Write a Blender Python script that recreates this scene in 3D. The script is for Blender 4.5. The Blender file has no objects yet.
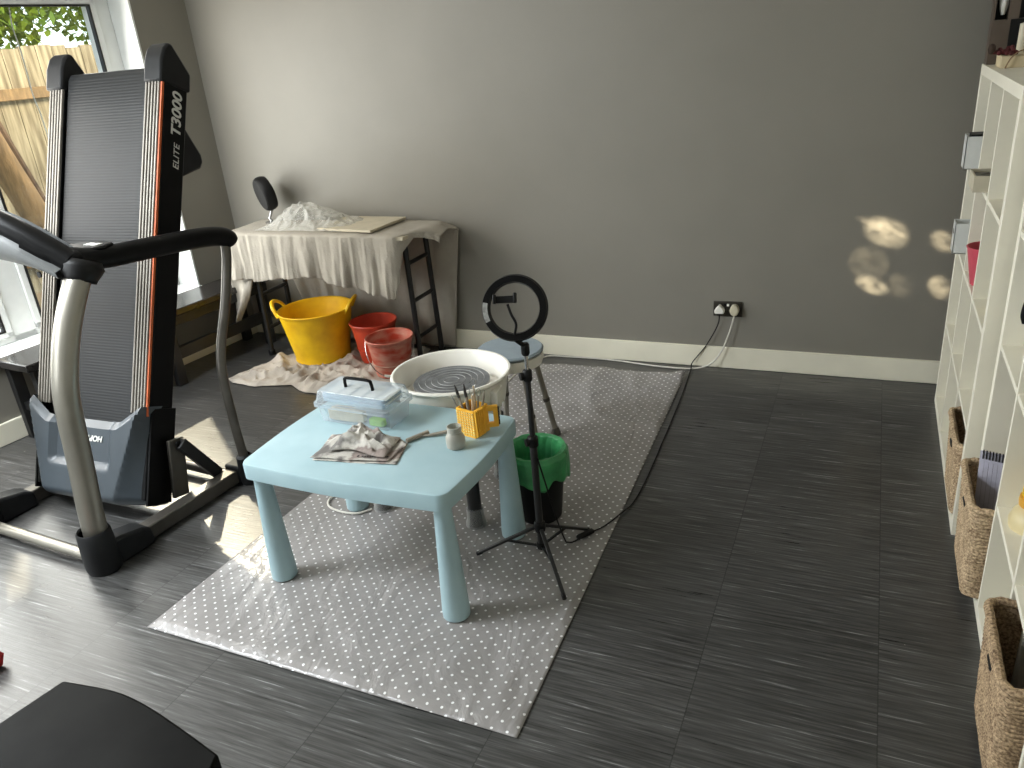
import bpy, bmesh, math, random
from mathutils import Vector, Matrix, noise
random.seed(7)
C = bpy.context.scene.collection
V = Vector
PI = math.pi

# ------------------------------------------------------------------ materials
def new_mat(name):
    m = bpy.data.materials.new(name); m.use_nodes = True
    nt = m.node_tree; nt.nodes.clear()
    out = nt.nodes.new('ShaderNodeOutputMaterial')
    return m, nt, out

def srgb(r, g, b):
    f = lambda c: (c/255/12.92) if c/255 <= .04045 else ((c/255+.055)/1.055)**2.4
    return (f(r), f(g), f(b), 1)

def pbr(name, col, rough=.5, metal=0, var=.12, vscale=14, bump=0, bscale=60, col2=None, spec=.5, coat=0, stretch=(1, 1, 1), trans=0, alpha=1):
    m, nt, out = new_mat(name)
    N, L = nt.nodes, nt.links
    p = N.new('ShaderNodeBsdfPrincipled'); L.new(p.outputs[0], out.inputs[0])
    p.inputs['Roughness'].default_value = rough; p.inputs['Metallic'].default_value = metal
    p.inputs['Specular IOR Level'].default_value = spec; p.inputs['Coat Weight'].default_value = coat
    p.inputs['Transmission Weight'].default_value = trans; p.inputs['Alpha'].default_value = alpha
    tc = N.new('ShaderNodeTexCoord'); mp = N.new('ShaderNodeMapping'); mp.inputs['Scale'].default_value = stretch
    L.new(tc.outputs['Object'], mp.inputs[0])
    n = N.new('ShaderNodeTexNoise'); n.inputs['Scale'].default_value = vscale; n.inputs['Detail'].default_value = 4
    L.new(mp.outputs[0], n.inputs[0])
    r = N.new('ShaderNodeValToRGB'); L.new(n.outputs[0], r.inputs[0])
    c2 = col2 or tuple(c*(1-var*2) for c in col[:3])+(1,)
    c1 = col if col2 else tuple(min(1, c*(1+var)) for c in col[:3])+(1,)
    r.color_ramp.elements[0].color = c2; r.color_ramp.elements[1].color = c1
    r.color_ramp.elements[0].position = .3; r.color_ramp.elements[1].position = .65
    L.new(r.outputs[0], p.inputs['Base Color'])
    if bump:
        n2 = N.new('ShaderNodeTexNoise'); n2.inputs['Scale'].default_value = bscale; n2.inputs['Detail'].default_value = 5
        L.new(mp.outputs[0], n2.inputs[0])
        b = N.new('ShaderNodeBump'); b.inputs['Strength'].default_value = bump; b.inputs['Distance'].default_value = .01
        L.new(n2.outputs[0], b.inputs['Height']); L.new(b.outputs[0], p.inputs['Normal'])
    return m

def clear(name, tint=(.9, .94, .97, 1), haze=.25, rough=.15, hazecol=(.75, .8, .84, 1), bump=0, bscale=40):
    m, nt, out = new_mat(name); N, L = nt.nodes, nt.links
    t = N.new('ShaderNodeBsdfTransparent'); t.inputs[0].default_value = tint
    d = N.new('ShaderNodeBsdfPrincipled'); d.inputs['Base Color'].default_value = hazecol; d.inputs['Roughness'].default_value = rough
    lw = N.new('ShaderNodeLayerWeight'); lw.inputs[0].default_value = .35
    a = N.new('ShaderNodeMath'); a.operation = 'MULTIPLY_ADD'; a.inputs[1].default_value = .55; a.inputs[2].default_value = haze; a.use_clamp = True
    L.new(lw.outputs['Facing'], a.inputs[0])
    mx = N.new('ShaderNodeMixShader'); L.new(a.outputs[0], mx.inputs[0]); L.new(t.outputs[0], mx.inputs[1]); L.new(d.outputs[0], mx.inputs[2])
    L.new(mx.outputs[0], out.inputs[0])
    if bump:
        tc = N.new('ShaderNodeTexCoord'); n2 = N.new('ShaderNodeTexNoise'); n2.inputs['Scale'].default_value = bscale; n2.inputs['Detail'].default_value = 6
        n2.inputs['Distortion'].default_value = 1.2
        L.new(tc.outputs['Object'], n2.inputs[0])
        b = N.new('ShaderNodeBump'); b.inputs['Strength'].default_value = bump; b.inputs['Distance'].default_value = .02
        L.new(n2.outputs[0], b.inputs['Height']); L.new(b.outputs[0], d.inputs['Normal'])
    return m

def pane_mat():
    m, nt, out = new_mat('window_glass'); N, L = nt.nodes, nt.links
    t = N.new('ShaderNodeBsdfTransparent'); t.inputs[0].default_value = (.97, .985, .98, 1)
    g = N.new('ShaderNodeBsdfGlossy'); g.inputs['Roughness'].default_value = .02
    mx = N.new('ShaderNodeMixShader'); mx.inputs[0].default_value = .06
    L.new(t.outputs[0], mx.inputs[1]); L.new(g.outputs[0], mx.inputs[2]); L.new(mx.outputs[0], out.inputs[0])
    return m

def floor_mat():
    m, nt, out = new_mat('dark_streaked_laminate'); N, L = nt.nodes, nt.links
    p = N.new('ShaderNodeBsdfPrincipled'); L.new(p.outputs[0], out.inputs[0])
    tc = N.new('ShaderNodeTexCoord')
    sep = N.new('ShaderNodeSeparateXYZ'); L.new(tc.outputs['Object'], sep.inputs[0])
    # tile strips 0.47 wide in x, 0.94 long in y, staggered
    def math_(op, a, b=None, c=None):
        n = N.new('ShaderNodeMath'); n.operation = op
        for i, x in enumerate((a, b, c)):
            if x is None: continue
            if isinstance(x, (int, float)): n.inputs[i].default_value = x
            else: L.new(x, n.inputs[i])
        return n.outputs[0]
    xs = math_('DIVIDE', math_('ADD', sep.outputs[0], 9.4-.137), .47)
    col_i = math_('FLOOR', xs); fx = math_('FRACT', xs)
    ys = math_('ADD', math_('DIVIDE', math_('ADD', sep.outputs[1], 9.4), .235), math_('MULTIPLY', math_('FRACT', math_('MULTIPLY', col_i, .37)), 1.0))
    row_i = math_('FLOOR', ys); fy = math_('FRACT', ys)
    # seams
    ex = math_('ABSOLUTE', math_('SUBTRACT', fx, .5)); sx = math_('GREATER_THAN', ex, .4965)
    ey = math_('ABSOLUTE', math_('SUBTRACT', fy, .5)); sy = math_('GREATER_THAN', ey, .4955)
    seam = math_('MAXIMUM', sx, math_('MULTIPLY', sy, .25))
    # streak noise stretched along x
    cv = N.new('ShaderNodeCombineXYZ')
    L.new(math_('ADD', math_('MULTIPLY', sep.outputs[0], 2.6), math_('MULTIPLY', col_i, 7.3)), cv.inputs[0])
    L.new(math_('MULTIPLY', sep.outputs[1], 75), cv.inputs[1]); L.new(math_('MULTIPLY', row_i, 3.1), cv.inputs[2])
    n1 = N.new('ShaderNodeTexNoise'); n1.inputs['Scale'].default_value = 1.6; n1.inputs['Detail'].default_value = 6; n1.inputs['Roughness'].default_value = .65
    L.new(cv.outputs[0], n1.inputs[0])
    r = N.new('ShaderNodeValToRGB'); L.new(n1.outputs[0], r.inputs[0])
    e = r.color_ramp.elements
    e[0].position = .30; e[0].color = (.016, .016, .0155, 1); e[1].position = .50; e[1].color = (.058, .057, .055, 1)
    x = e.new(.62); x.color = (.095, .094, .092, 1); x = e.new(.72); x.color = (.34, .34, .34, 1)
    wn = N.new('ShaderNodeTexWhiteNoise'); wn.noise_dimensions = '2D'
    cc = N.new('ShaderNodeCombineXYZ'); L.new(col_i, cc.inputs[0]); L.new(row_i, cc.inputs[1]); L.new(cc.outputs[0], wn.inputs[0])
    tone = math_('MULTIPLY_ADD', wn.outputs[0], .22, .86)
    mul = N.new('ShaderNodeVectorMath'); mul.operation = 'SCALE'; L.new(r.outputs[0], mul.inputs[0]); L.new(tone, mul.inputs['Scale'])
    mx = N.new('ShaderNodeMix'); mx.data_type = 'RGBA'; L.new(math_('MULTIPLY', seam, .6), mx.inputs[0]); L.new(mul.outputs[0], mx.inputs[6]); mx.inputs[7].default_value = (.01, .01, .01, 1)
    # dust specks
    nd = N.new('ShaderNodeTexNoise'); nd.inputs['Scale'].default_value = 42; nd.inputs['Detail'].default_value = 1; L.new(tc.outputs['Object'], nd.inputs[0])
    sp = math_('GREATER_THAN', nd.outputs[0], .83)
    mx2 = N.new('ShaderNodeMix'); mx2.data_type = 'RGBA'; L.new(sp, mx2.inputs[0]); L.new(mx.outputs[2], mx2.inputs[6]); mx2.inputs[7].default_value = (.25, .25, .24, 1)
    L.new(mx2.outputs[2], p.inputs['Base Color'])
    nr = N.new('ShaderNodeTexNoise'); nr.inputs['Scale'].default_value = 2.2; nr.inputs['Detail'].default_value = 5; L.new(tc.outputs['Object'], nr.inputs[0])
    rr = math_('MULTIPLY_ADD', nr.outputs[0], .14, math_('MULTIPLY_ADD', n1.outputs[0], .2, .15)); L.new(rr, p.inputs['Roughness'])
    b = N.new('ShaderNodeBump'); b.inputs['Strength'].default_value = .18; b.inputs['Distance'].default_value = .003
    L.new(n1.outputs[0], b.inputs['Height']); L.new(b.outputs[0], p.inputs['Normal'])
    return m

def mat_dots():
    m, nt, out = new_mat('dotted_oilcloth'); N, L = nt.nodes, nt.links
    p = N.new('ShaderNodeBsdfPrincipled'); L.new(p.outputs[0], out.inputs[0])
    tc = N.new('ShaderNodeTexCoord')
    def field(off):
        mp = N.new('ShaderNodeMapping'); mp.inputs['Scale'].default_value = (1/.046, 1/.046, 1/.046); mp.inputs['Location'].default_value = off; mp.inputs['Rotation'].default_value = (0, 0, -.03)
        L.new(tc.outputs['UV'], mp.inputs[0])
        fr = N.new('ShaderNodeVectorMath'); fr.operation = 'FRACTION'; L.new(mp.outputs[0], fr.inputs[0])
        ds = N.new('ShaderNodeVectorMath'); ds.operation = 'DISTANCE'; L.new(fr.outputs[0], ds.inputs[0]); ds.inputs[1].default_value = (.5, .5, 0)
        lt = N.new('ShaderNodeMath'); lt.operation = 'LESS_THAN'; L.new(ds.outputs['Value'], lt.inputs[0]); lt.inputs[1].default_value = .092
        return lt.outputs[0]
    mxm = N.new('ShaderNodeMath'); mxm.operation = 'MAXIMUM'; L.new(field((0, 0, 0)), mxm.inputs[0]); L.new(field((.5, .5, 0)), mxm.inputs[1])
    n = N.new('ShaderNodeTexNoise'); n.inputs['Scale'].default_value = 5; n.inputs['Detail'].default_value = 5; L.new(tc.outputs['Object'], n.inputs[0])
    r = N.new('ShaderNodeValToRGB'); L.new(n.outputs[0], r.inputs[0])
    r.color_ramp.elements[0].color = (.25, .235, .225, 1); r.color_ramp.elements[1].color = (.31, .295, .288, 1)
    mx = N.new('ShaderNodeMix'); mx.data_type = 'RGBA'; L.new(mxm.outputs[0], mx.inputs[0]); L.new(r.outputs[0], mx.inputs[6]); mx.inputs[7].default_value = (.78, .78, .77, 1)
    L.new(mx.outputs[2], p.inputs['Base Color'])
    p.inputs['Roughness'].default_value = .24
    mp = N.new('ShaderNodeMapping'); mp.inputs['Scale'].default_value = (1, .5, 1); mp.inputs['Rotation'].default_value = (0, 0, .5); L.new(tc.outputs['Object'], mp.inputs[0])
    n2 = N.new('ShaderNodeTexNoise'); n2.inputs['Scale'].default_value = 9; n2.inputs['Detail'].default_value = 6; n2.inputs['Distortion'].default_value = .8; L.new(mp.outputs[0], n2.inputs[0])
    b = N.new('ShaderNodeBump'); b.inputs['Strength'].default_value = .75; b.inputs['Distance'].default_value = .02
    L.new(n2.outputs[0], b.inputs['Height']); L.new(b.outputs[0], p.inputs['Normal'])
    return m

def weave_mat(name, c1, c2):
    m, nt, out = new_mat(name); N, L = nt.nodes, nt.links
    p = N.new('ShaderNodeBsdfPrincipled'); L.new(p.outputs[0], out.inputs[0]); p.inputs['Roughness'].default_value = .8
    tc = N.new('ShaderNodeTexCoord')
    n = N.new('ShaderNodeTexNoise'); n.inputs['Scale'].default_value = 160; n.inputs['Detail'].default_value = 3; L.new(tc.outputs['Object'], n.inputs[0])
    w = N.new('ShaderNodeTexNoise'); w.inputs['Scale'].default_value = 18; w.inputs['Detail'].default_value = 4; L.new(tc.outputs['Object'], w.inputs[0])
    a = N.new('ShaderNodeMath'); a.operation = 'MULTIPLY_ADD'; a.inputs[1].default_value = .4; L.new(w.outputs[0], a.inputs[0]); L.new(n.outputs[0], a.inputs[2])
    r = N.new('ShaderNodeValToRGB'); L.new(a.outputs[0], r.inputs[0]); r.color_ramp.elements[0].position = .5; r.color_ramp.elements[1].position = .9
    r.color_ramp.elements[0].color = c2; r.color_ramp.elements[1].color = c1
    L.new(r.outputs[0], p.inputs['Base Color'])
    b = N.new('ShaderNodeBump'); b.inputs['Strength'].default_value = .7; b.inputs['Distance'].default_value = .004; L.new(n.outputs[0], b.inputs['Height']); L.new(b.outputs[0], p.inputs['Normal'])
    return m

def belt_mat():
    m, nt, out = new_mat('ribbed_rubber_belt'); N, L = nt.nodes, nt.links
    p = N.new('ShaderNodeBsdfPrincipled'); L.new(p.outputs[0], out.inputs[0]); p.inputs['Roughness'].default_value = .42; p.inputs['Specular IOR Level'].default_value = .22
    tc = N.new('ShaderNodeTexCoord'); w = N.new('ShaderNodeTexWave'); w.bands_direction = 'Z'; w.inputs['Scale'].default_value = 28; w.inputs['Distortion'].default_value = .2
    L.new(tc.outputs['Object'], w.inputs[0])
    r = N.new('ShaderNodeValToRGB'); L.new(w.outputs[0], r.inputs[0]); r.color_ramp.elements[0].color = (.016, .0165, .017, 1); r.color_ramp.elements[1].color = (.024, .025, .026, 1)
    L.new(r.outputs[0], p.inputs['Base Color'])
    b = N.new('ShaderNodeBump'); b.inputs['Strength'].default_value = .25; b.inputs['Distance'].default_value = .002; L.new(w.outputs[0], b.inputs['Height']); L.new(b.outputs[0], p.inputs['Normal'])
    return m

def news_mat():
    m, nt, out = new_mat('newsprint'); N, L = nt.nodes, nt.links
    p = N.new('ShaderNodeBsdfPrincipled'); L.new(p.outputs[0], out.inputs[0]); p.inputs['Roughness'].default_value = .9
    tc = N.new('ShaderNodeTexCoord')
    w = N.new('ShaderNodeTexWave'); w.bands_direction = 'Y'; w.inputs['Scale'].default_value = 130; w.inputs['Distortion'].default_value = 3; w.inputs['Detail'].default_value = 3; w.inputs['Detail Scale'].default_value = 6; L.new(tc.outputs['Object'], w.inputs[0])
    n = N.new('ShaderNodeTexNoise'); n.inputs['Scale'].default_value = 11; n.inputs['Detail'].default_value = 4; L.new(tc.outputs['Object'], n.inputs[0])
    r0 = N.new('ShaderNodeValToRGB'); L.new(w.outputs[0], r0.inputs[0]); r0.color_ramp.elements[0].color = (.5, .48, .45, 1); r0.color_ramp.elements[1].color = (.72, .7, .66, 1)
    r = N.new('ShaderNodeValToRGB'); L.new(n.outputs[0], r.inputs[0]); r.color_ramp.interpolation = 'LINEAR'
    e = r.color_ramp.elements; e[0].position = .40; e[0].color = (.06, .045, .04, 1); e[1].position = .48; e[1].color = (.8, .78, .74, 1)
    x = e.new(.54); x.color = (.78, .75, .7, 1); x = e.new(.60); x.color = (.22, .14, .12, 1); x = e.new(.66); x.color = (.4, .3, .27, 1)
    mx = N.new('ShaderNodeMix'); mx.data_type = 'RGBA'; mx.blend_type = 'MULTIPLY'; mx.inputs[0].default_value = .9; L.new(r0.outputs[0], mx.inputs[6]); L.new(r.outputs[0], mx.inputs[7])
    g = N.new('ShaderNodeMix'); g.data_type = 'RGBA'; g.inputs[0].default_value = .12; L.new(mx.outputs[2], g.inputs[6]); g.inputs[7].default_value = (.6, .58, .55, 1)
    L.new(g.outputs[2], p.inputs['Base Color'])
    return m

def fence_mat():
    m, nt, out = new_mat('sunny_fence_wood'); N, L = nt.nodes, nt.links
    p = N.new('ShaderNodeBsdfPrincipled'); L.new(p.outputs[0], out.inputs[0]); p.inputs['Roughness'].default_value = .85
    tc = N.new('ShaderNodeTexCoord'); mp = N.new('ShaderNodeMapping'); mp.inputs['Scale'].default_value = (6, 14, 1.2); L.new(tc.outputs['Object'], mp.inputs[0])
    n = N.new('ShaderNodeTexNoise'); n.inputs['Scale'].default_value = 2; n.inputs['Detail'].default_value = 7; L.new(mp.outputs[0], n.inputs[0])
    r = N.new('ShaderNodeValToRGB'); L.new(n.outputs[0], r.inputs[0]); e = r.color_ramp.elements
    e[0].position = .3; e[0].color = (.17, .12, .06, 1); e[1].position = .7; e[1].color = (.5, .39, .23, 1)
    L.new(r.outputs[0], p.inputs['Base Color'])
    return m

M = {}
M['wall'] = pbr('grey_wall_paint', srgb(131, 127, 118), .5, var=.02, vscale=3, bump=.05, bscale=160)
M['wallw'] = pbr('white_wall_paint', srgb(215, 214, 206), .6, var=.02, vscale=3)
M['ceil'] = pbr('ceiling_paint', srgb(225, 224, 218), .7, var=.02)
M['skirt'] = pbr('white_gloss_trim', srgb(236, 231, 212), .4, var=.03, vscale=5)
M['frame'] = pbr('white_window_upvc', srgb(226, 228, 226), .35, var=.02)
M['gasket'] = pbr('black_gasket', (.01, .01, .01, 1), .5)
M['floor'] = floor_mat()
M['mat'] = mat_dots()
M['glass'] = pane_mat()
M['shelf'] = pbr('white_shelf_foil', srgb(242, 237, 220), .45, var=.02, vscale=6)
M['black'] = pbr('black_plastic', (.006, .006, .0063, 1), .5, spec=.25, var=.2)
M['blackgloss'] = pbr('black_gloss_plastic', (.004, .004, .0043, 1), .4, var=.2, spec=.15)
M['blackmetal'] = pbr('black_powdercoat', (.010, .010, .0105, 1), .42, var=.2)
M['benchtop'] = pbr('dark_brown_bench_top', (.022, .02, .019, 1), .22, var=.25, vscale=8)
M['boot'] = pbr('charcoal_plastic', (.012, .0125, .0135, 1), .5, var=.15, spec=.25)
M['silver'] = pbr('silver_painted_steel', srgb(146, 142, 132), .34, .75, var=.05, vscale=8)
M['darksteel'] = pbr('dark_grey_steel', srgb(92, 88, 82), .35, .6, var=.08)
M['stripe'] = pbr('silver_ribbed_rail', srgb(138, 133, 125), .45, .4, var=.06)
M['orange'] = pbr('orange_strip', srgb(196, 92, 40), .5, var=.08)
M['hood'] = pbr('slate_plastic_hood', srgb(60, 67, 73), .36, var=.04)
M['belt'] = belt_mat()
M['text'] = pbr('pale_lettering', srgb(205, 205, 200), .5, var=.02)
M['console'] = pbr('grey_console_plastic', srgb(120, 122, 122), .4, var=.04)
M['blue'] = pbr('pale_blue_plastic', srgb(166, 192, 198), .42, var=.05, vscale=7, col2=srgb(156, 183, 190))
M['cream'] = pbr('cream_plastic', srgb(240, 236, 226), .3, var=.02, vscale=6)
M['head'] = pbr('grey_wheel_head', srgb(112, 114, 116), .45, .3, var=.18, vscale=22)
M['yellow'] = pbr('yellow_rubber', srgb(248, 202, 20), .5, var=.1, vscale=9, col2=srgb(224, 172, 14), bump=.1, bscale=40)
M['red'] = pbr('red_bucket_plastic', srgb(206, 72, 42), .5, var=.1, vscale=11, col2=srgb(184, 62, 40))
M['redclay'] = pbr('clay_smeared_red_plastic', srgb(190, 66, 42), .65, col2=srgb(206, 160, 140), vscale=9, stretch=(1, 1, 2.2), bump=.15)
M['clay'] = pbr('clay_slip', srgb(186, 166, 150), .7, var=.15)
M['linen'] = pbr('dust_sheet_cotton', srgb(168, 161, 149), .9, var=.07, vscale=7, bump=.35, bscale=90)
M['linen2'] = pbr('stained_dust_sheet_cotton', srgb(176, 168, 158), .9, var=.14, vscale=6, bump=.35, bscale=80)
M['board'] = pbr('beige_board', srgb(196, 186, 164), .7, var=.05)
M['film'] = clear('plastic_film', (.95, .95, .93, 1), .22, .14, (.74, .73, .68, 1), bump=.8, bscale=24)
M['clear'] = clear('clear_polypropylene', (.93, .96, .98, 1), .16, .15, (.7, .76, .8, 1))
M['tray'] = clear('hazy_blue_tray', (.86, .92, .96, 1), .28, .25, (.5, .64, .75, 1))
M['news'] = news_mat()
M['wood'] = pbr('pale_wood', srgb(196, 178, 150), .7, var=.1, vscale=20)
M['stick'] = pbr('clayed_stick', srgb(150, 142, 128), .8, var=.12, vscale=30)
M['jar'] = clear('dusty_glass', (.85, .85, .8, 1), .55, .3, (.5, .48, .42, 1))
M['mugy'] = pbr('yellow_brick_mug', srgb(248, 186, 58), .45, var=.06)
M['tooldark'] = pbr('dark_tool_handle', (.03, .025, .022, 1), .5, var=.3)
M['steel'] = pbr('steel_wire', srgb(170, 168, 164), .3, .9, var=.05)
M['green'] = pbr('green_bin_liner', srgb(66, 148, 92), .35, var=.2, vscale=12, bump=.4, bscale=30)
M['seat'] = pbr('blue_grey_stool_seat', srgb(138, 150, 158), .4, var=.04)
M['cable_w'] = pbr('white_cable', srgb(214, 210, 200), .5, var=.02)
M['socket'] = pbr('brushed_dark_nickel', srgb(72, 68, 62), .35, .6, var=.06)
M['plugw'] = pbr('white_plug', srgb(232, 230, 222), .35, var=.02)
M['plugc'] = pbr('cream_plug', srgb(204, 196, 172), .35, var=.02)
M['basket'] = weave_mat('seagrass_rope', srgb(222, 196, 160), srgb(120, 96, 70))
M['basket2'] = weave_mat('dark_seagrass_rope', srgb(206, 178, 142), srgb(100, 78, 56))
M['pink'] = pbr('pink_plastic', srgb(206, 84, 100), .4, var=.06)
M['paper'] = pbr('white_paper', srgb(222, 220, 212), .7, var=.03)
M['fence'] = fence_mat()
M['brown'] = pbr('weathered_post', srgb(150, 118, 78), .85, var=.2, vscale=10, stretch=(3, 3, .6), bump=.4)
M['darkwood'] = pbr('dark_eave_wood', srgb(70, 52, 38), .8, var=.2)
M['soil'] = pbr('garden_soil', srgb(120, 112, 70), .95, var=.3, vscale=5, col2=srgb(86, 92, 40), bump=.8, bscale=20)
M['stone'] = pbr('pale_stone_edging', srgb(176, 156, 130), .9, var=.18, vscale=8, bump=.5)
M['leaf'] = pbr('yellow_green_leaf', srgb(170, 184, 50), .6, var=.25, vscale=3, col2=srgb(96, 128, 30))
M['bark'] = pbr('bark', srgb(96, 72, 50), .9, var=.3)
M['brownbox'] = pbr('brown_veneer', srgb(86, 74, 64), .4, var=.06)
M['plankw'] = pbr('cream_wood_board', srgb(206, 190, 156), .6, var=.08)
M['burg'] = pbr('burgundy_petals', srgb(84, 24, 26), .8, var=.2)
M['dried'] = pbr('dried_stem', srgb(130, 104, 72), .8, var=.2)
M['wax'] = pbr('white_wax', srgb(206, 198, 176), .5, var=.04)
M['tapey'] = pbr('yellow_tape', srgb(236, 196, 40), .35, var=.05)
M['tapeo'] = pbr('amber_tape', srgb(226, 168, 70), .35, var=.05)
M['creamm'] = pbr('cream_enamel', srgb(222, 206, 160), .4, var=.05)
M['redtoy'] = pbr('red_vinyl', srgb(176, 26, 24), .4, var=.08)
M['stooltop'] = pbr('black_lacquer_top', (.006, .006, .0055, 1), .5, var=.4, vscale=6, spec=.05)
M['mesh'] = pbr('black_speaker_cloth', (.014, .014, .014, 1), .8, var=.3, vscale=200)
M['chrome'] = pbr('chrome', srgb(180, 180, 180), .2, .9, var=.04)

# ------------------------------------------------------------------ mesh builder
class MB:
    def __init__(s): s.v = []; s.f = []; s.uv = None
    def add(s, vs, fs):
        o = len(s.v); s.v += [V(p) for p in vs]; s.f += [tuple(i+o for i in f) for f in fs]; return s
    def box(s, x0, x1, y0, y1, z0, z1, fn=None):
        p = [V((x, y, z)) for z in (z0, z1) for y in (y0, y1) for x in (x0, x1)]
        if fn: p = [V(fn(*q)) for q in p]
        return s.add(p, [(0, 2, 3, 1), (4, 5, 7, 6), (0, 1, 5, 4), (2, 6, 7, 3), (0, 4, 6, 2), (1, 3, 7, 5)])
    def bar(s, a, b, w, h, up=(0, 0, 1)):
        a, b = V(a), V(b); d = (b-a).normalized(); r = d.cross(V(up)).normalized(); u = r.cross(d)
        p = [q+r*i*w/2+u*j*h/2 for q in (a, b) for i, j in ((-1, -1), (1, -1), (1, 1), (-1, 1))]
        return s.add(p, [(3, 2, 1, 0), (4, 5, 6, 7), (0, 1, 5, 4), (1, 2, 6, 5), (2, 3, 7, 6), (3, 0, 4, 7)])
    def tube(s, path, r, seg=12, flat=1.0, closed=False, cap=True, up=None):
        path = [V(p) for p in path]; n = len(path); rs = r if isinstance(r, (list, tuple)) else [r]*n
        rings = []; prev = None
        for i, p in enumerate(path):
            if closed: t = path[(i+1) % n]-path[i-1]
            else: t = path[min(i+1, n-1)]-path[max(i-1, 0)]
            t = t.normalized()
            if prev is None:
                ref = V(up) if up else (V((0, 0, 1)) if abs(t.z) < .9 else V((0, 1, 0)))
                a = t.cross(ref).normalized()
            else:
                a = (prev-t*prev.dot(t)); a = a.normalized() if a.length > 1e-6 else prev
            prev = a; b = t.cross(a)
            rings.append([p+(a*math.cos(2*PI*k/seg)+b*math.sin(2*PI*k/seg)*flat)*rs[i] for k in range(seg)])
        vs = [q for R in rings for q in R]; fs = []
        for i in range(n if closed else n-1):
            j = (i+1) % n
            for k in range(seg):
                l = (k+1) % seg; fs.append((i*seg+k, i*seg+l, j*seg+l, j*seg+k))
        if cap and not closed:
            fs.append(tuple(reversed(range(seg)))); fs.append(tuple((n-1)*seg+k for k in range(seg)))
        return s.add(vs, fs)
    def lathe(s, prof, c, seg=40, sx=1, sy=1, axis=None, capb=True, capt=False):
        c = V(c); vs = []; fs = []; n = len(prof)
        if axis:
            z = V(axis).normalized(); x = z.cross(V((0, 0, 1))) if abs(z.z) < .95 else V((1, 0, 0)); x.normalize(); y = z.cross(x)
        else: x, y, z = V((1, 0, 0)), V((0, 1, 0)), V((0, 0, 1))
        for r, h in prof:
            for k in range(seg):
                a = 2*PI*k/seg; vs.append(c+x*r*math.cos(a)*sx+y*r*math.sin(a)*sy+z*h)
        for i in range(n-1):
            for k in range(seg):
                l = (k+1) % seg; fs.append((i*seg+k, i*seg+l, (i+1)*seg+l, (i+1)*seg+k))
        if capb: fs.append(tuple(reversed(range(seg))))
        if capt: fs.append(tuple((n-1)*seg+k for k in range(seg)))
        return s.add(vs, fs)
    def prism(s, poly, fn, a, b):
        n = len(poly); vs = [V(fn(p[0], p[1], a)) for p in poly]+[V(fn(p[0], p[1], b)) for p in poly]
        fs = [tuple(reversed(range(n))), tuple(range(n, 2*n))]+[(i, (i+1) % n, n+(i+1) % n, n+i) for i in range(n)]
        return s.add(vs, fs)
    def grid(s, fn, nu, nv, skip=None):
        vs = [V(fn(i/nu, j/nv)) for j in range(nv+1) for i in range(nu+1)]
        fs = [(j*(nu+1)+i, j*(nu+1)+i+1, (j+1)*(nu+1)+i+1, (j+1)*(nu+1)+i) for j in range(nv) for i in range(nu) if not (skip and skip(i/nu, j/nv))]
        return s.add(vs, fs)
    def ball(s, c, r, seg=16, rings=10, sc=(1, 1, 1)):
        c = V(c); prof = []
        vs = [c+V((0, 0, -r*sc[2]))]; fs = []
        for i in range(1, rings):
            t = -PI/2+PI*i/rings
            for k in range(seg):
                a = 2*PI*k/seg; vs.append(c+V((math.cos(a)*math.cos(t)*r*sc[0], math.sin(a)*math.cos(t)*r*sc[1], math.sin(t)*r*sc[2])))
        vs.append(c+V((0, 0, r*sc[2])))
        for k in range(seg):
            l = (k+1) % seg; fs.append((0, 1+l, 1+k)); b = 1+(rings-2)*seg; fs.append((b+k, b+l, len(vs)-1))
            for i in range(rings-2): fs.append((1+i*seg+k, 1+i*seg+l, 1+(i+1)*seg+l, 1+(i+1)*seg+k))
        return s.add(vs, fs)

def props(o, label=None, cat=None, group=None, kind=None):
    if label: o['label'] = label
    if cat: o['category'] = cat
    if group: o['group'] = group
    if kind: o['kind'] = kind
    return o

def origin_of(o):
    p = V((0, 0, 0))
    while o is not None: p += o.location; o = o.parent
    return p

def obj(name, mb, mat, parent=None, loc=None, bevel=0, subsurf=0, solid=0, ang=38, flat=False, fixn=True):
    me = bpy.data.meshes.new(name)
    if parent is not None: base = origin_of(parent)
    elif loc is not None: base = V(loc)
    else:
        xs = [p.x for p in mb.v]; ys = [p.y for p in mb.v]; zs = [p.z for p in mb.v]
        base = V(((min(xs)+max(xs))/2, (min(ys)+max(ys))/2, min(zs)))
    me.from_pydata([p-base for p in mb.v], [], mb.f)
    if fixn:
        bm = bmesh.new(); bm.from_mesh(me); bmesh.ops.recalc_face_normals(bm, faces=bm.faces); bm.to_mesh(me); bm.free()
    me.materials.append(mat if not isinstance(mat, str) else M[mat])
    o = bpy.data.objects.new(name, me); C.objects.link(o)
    if parent is not None: o.parent = parent
    else: o.location = base
    if bevel:
        b = o.modifiers.new('bevel', 'BEVEL'); b.width = bevel; b.segments = 2; b.limit_method = 'ANGLE'; b.angle_limit = math.radians(40)
    if solid:
        b = o.modifiers.new('solidify', 'SOLIDIFY'); b.thickness = solid; b.offset = 0
    if subsurf:
        b = o.modifiers.new('subsurf', 'SUBSURF'); b.levels = subsurf; b.render_levels = subsurf
    if not flat:
        me.shade_smooth()
        if not subsurf: me.set_sharp_from_angle(angle=math.radians(ang))
    return o

def empty(name, loc, label, cat, group=None):
    o = bpy.data.objects.new(name, None); C.objects.link(o); o.location = loc; o.empty_display_size = .05
    return props(o, label, cat, group)

def tag(o, label, cat, group=None): return props(o, label, cat, group)
def struct(o): o['kind'] = 'structure'; return o

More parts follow.
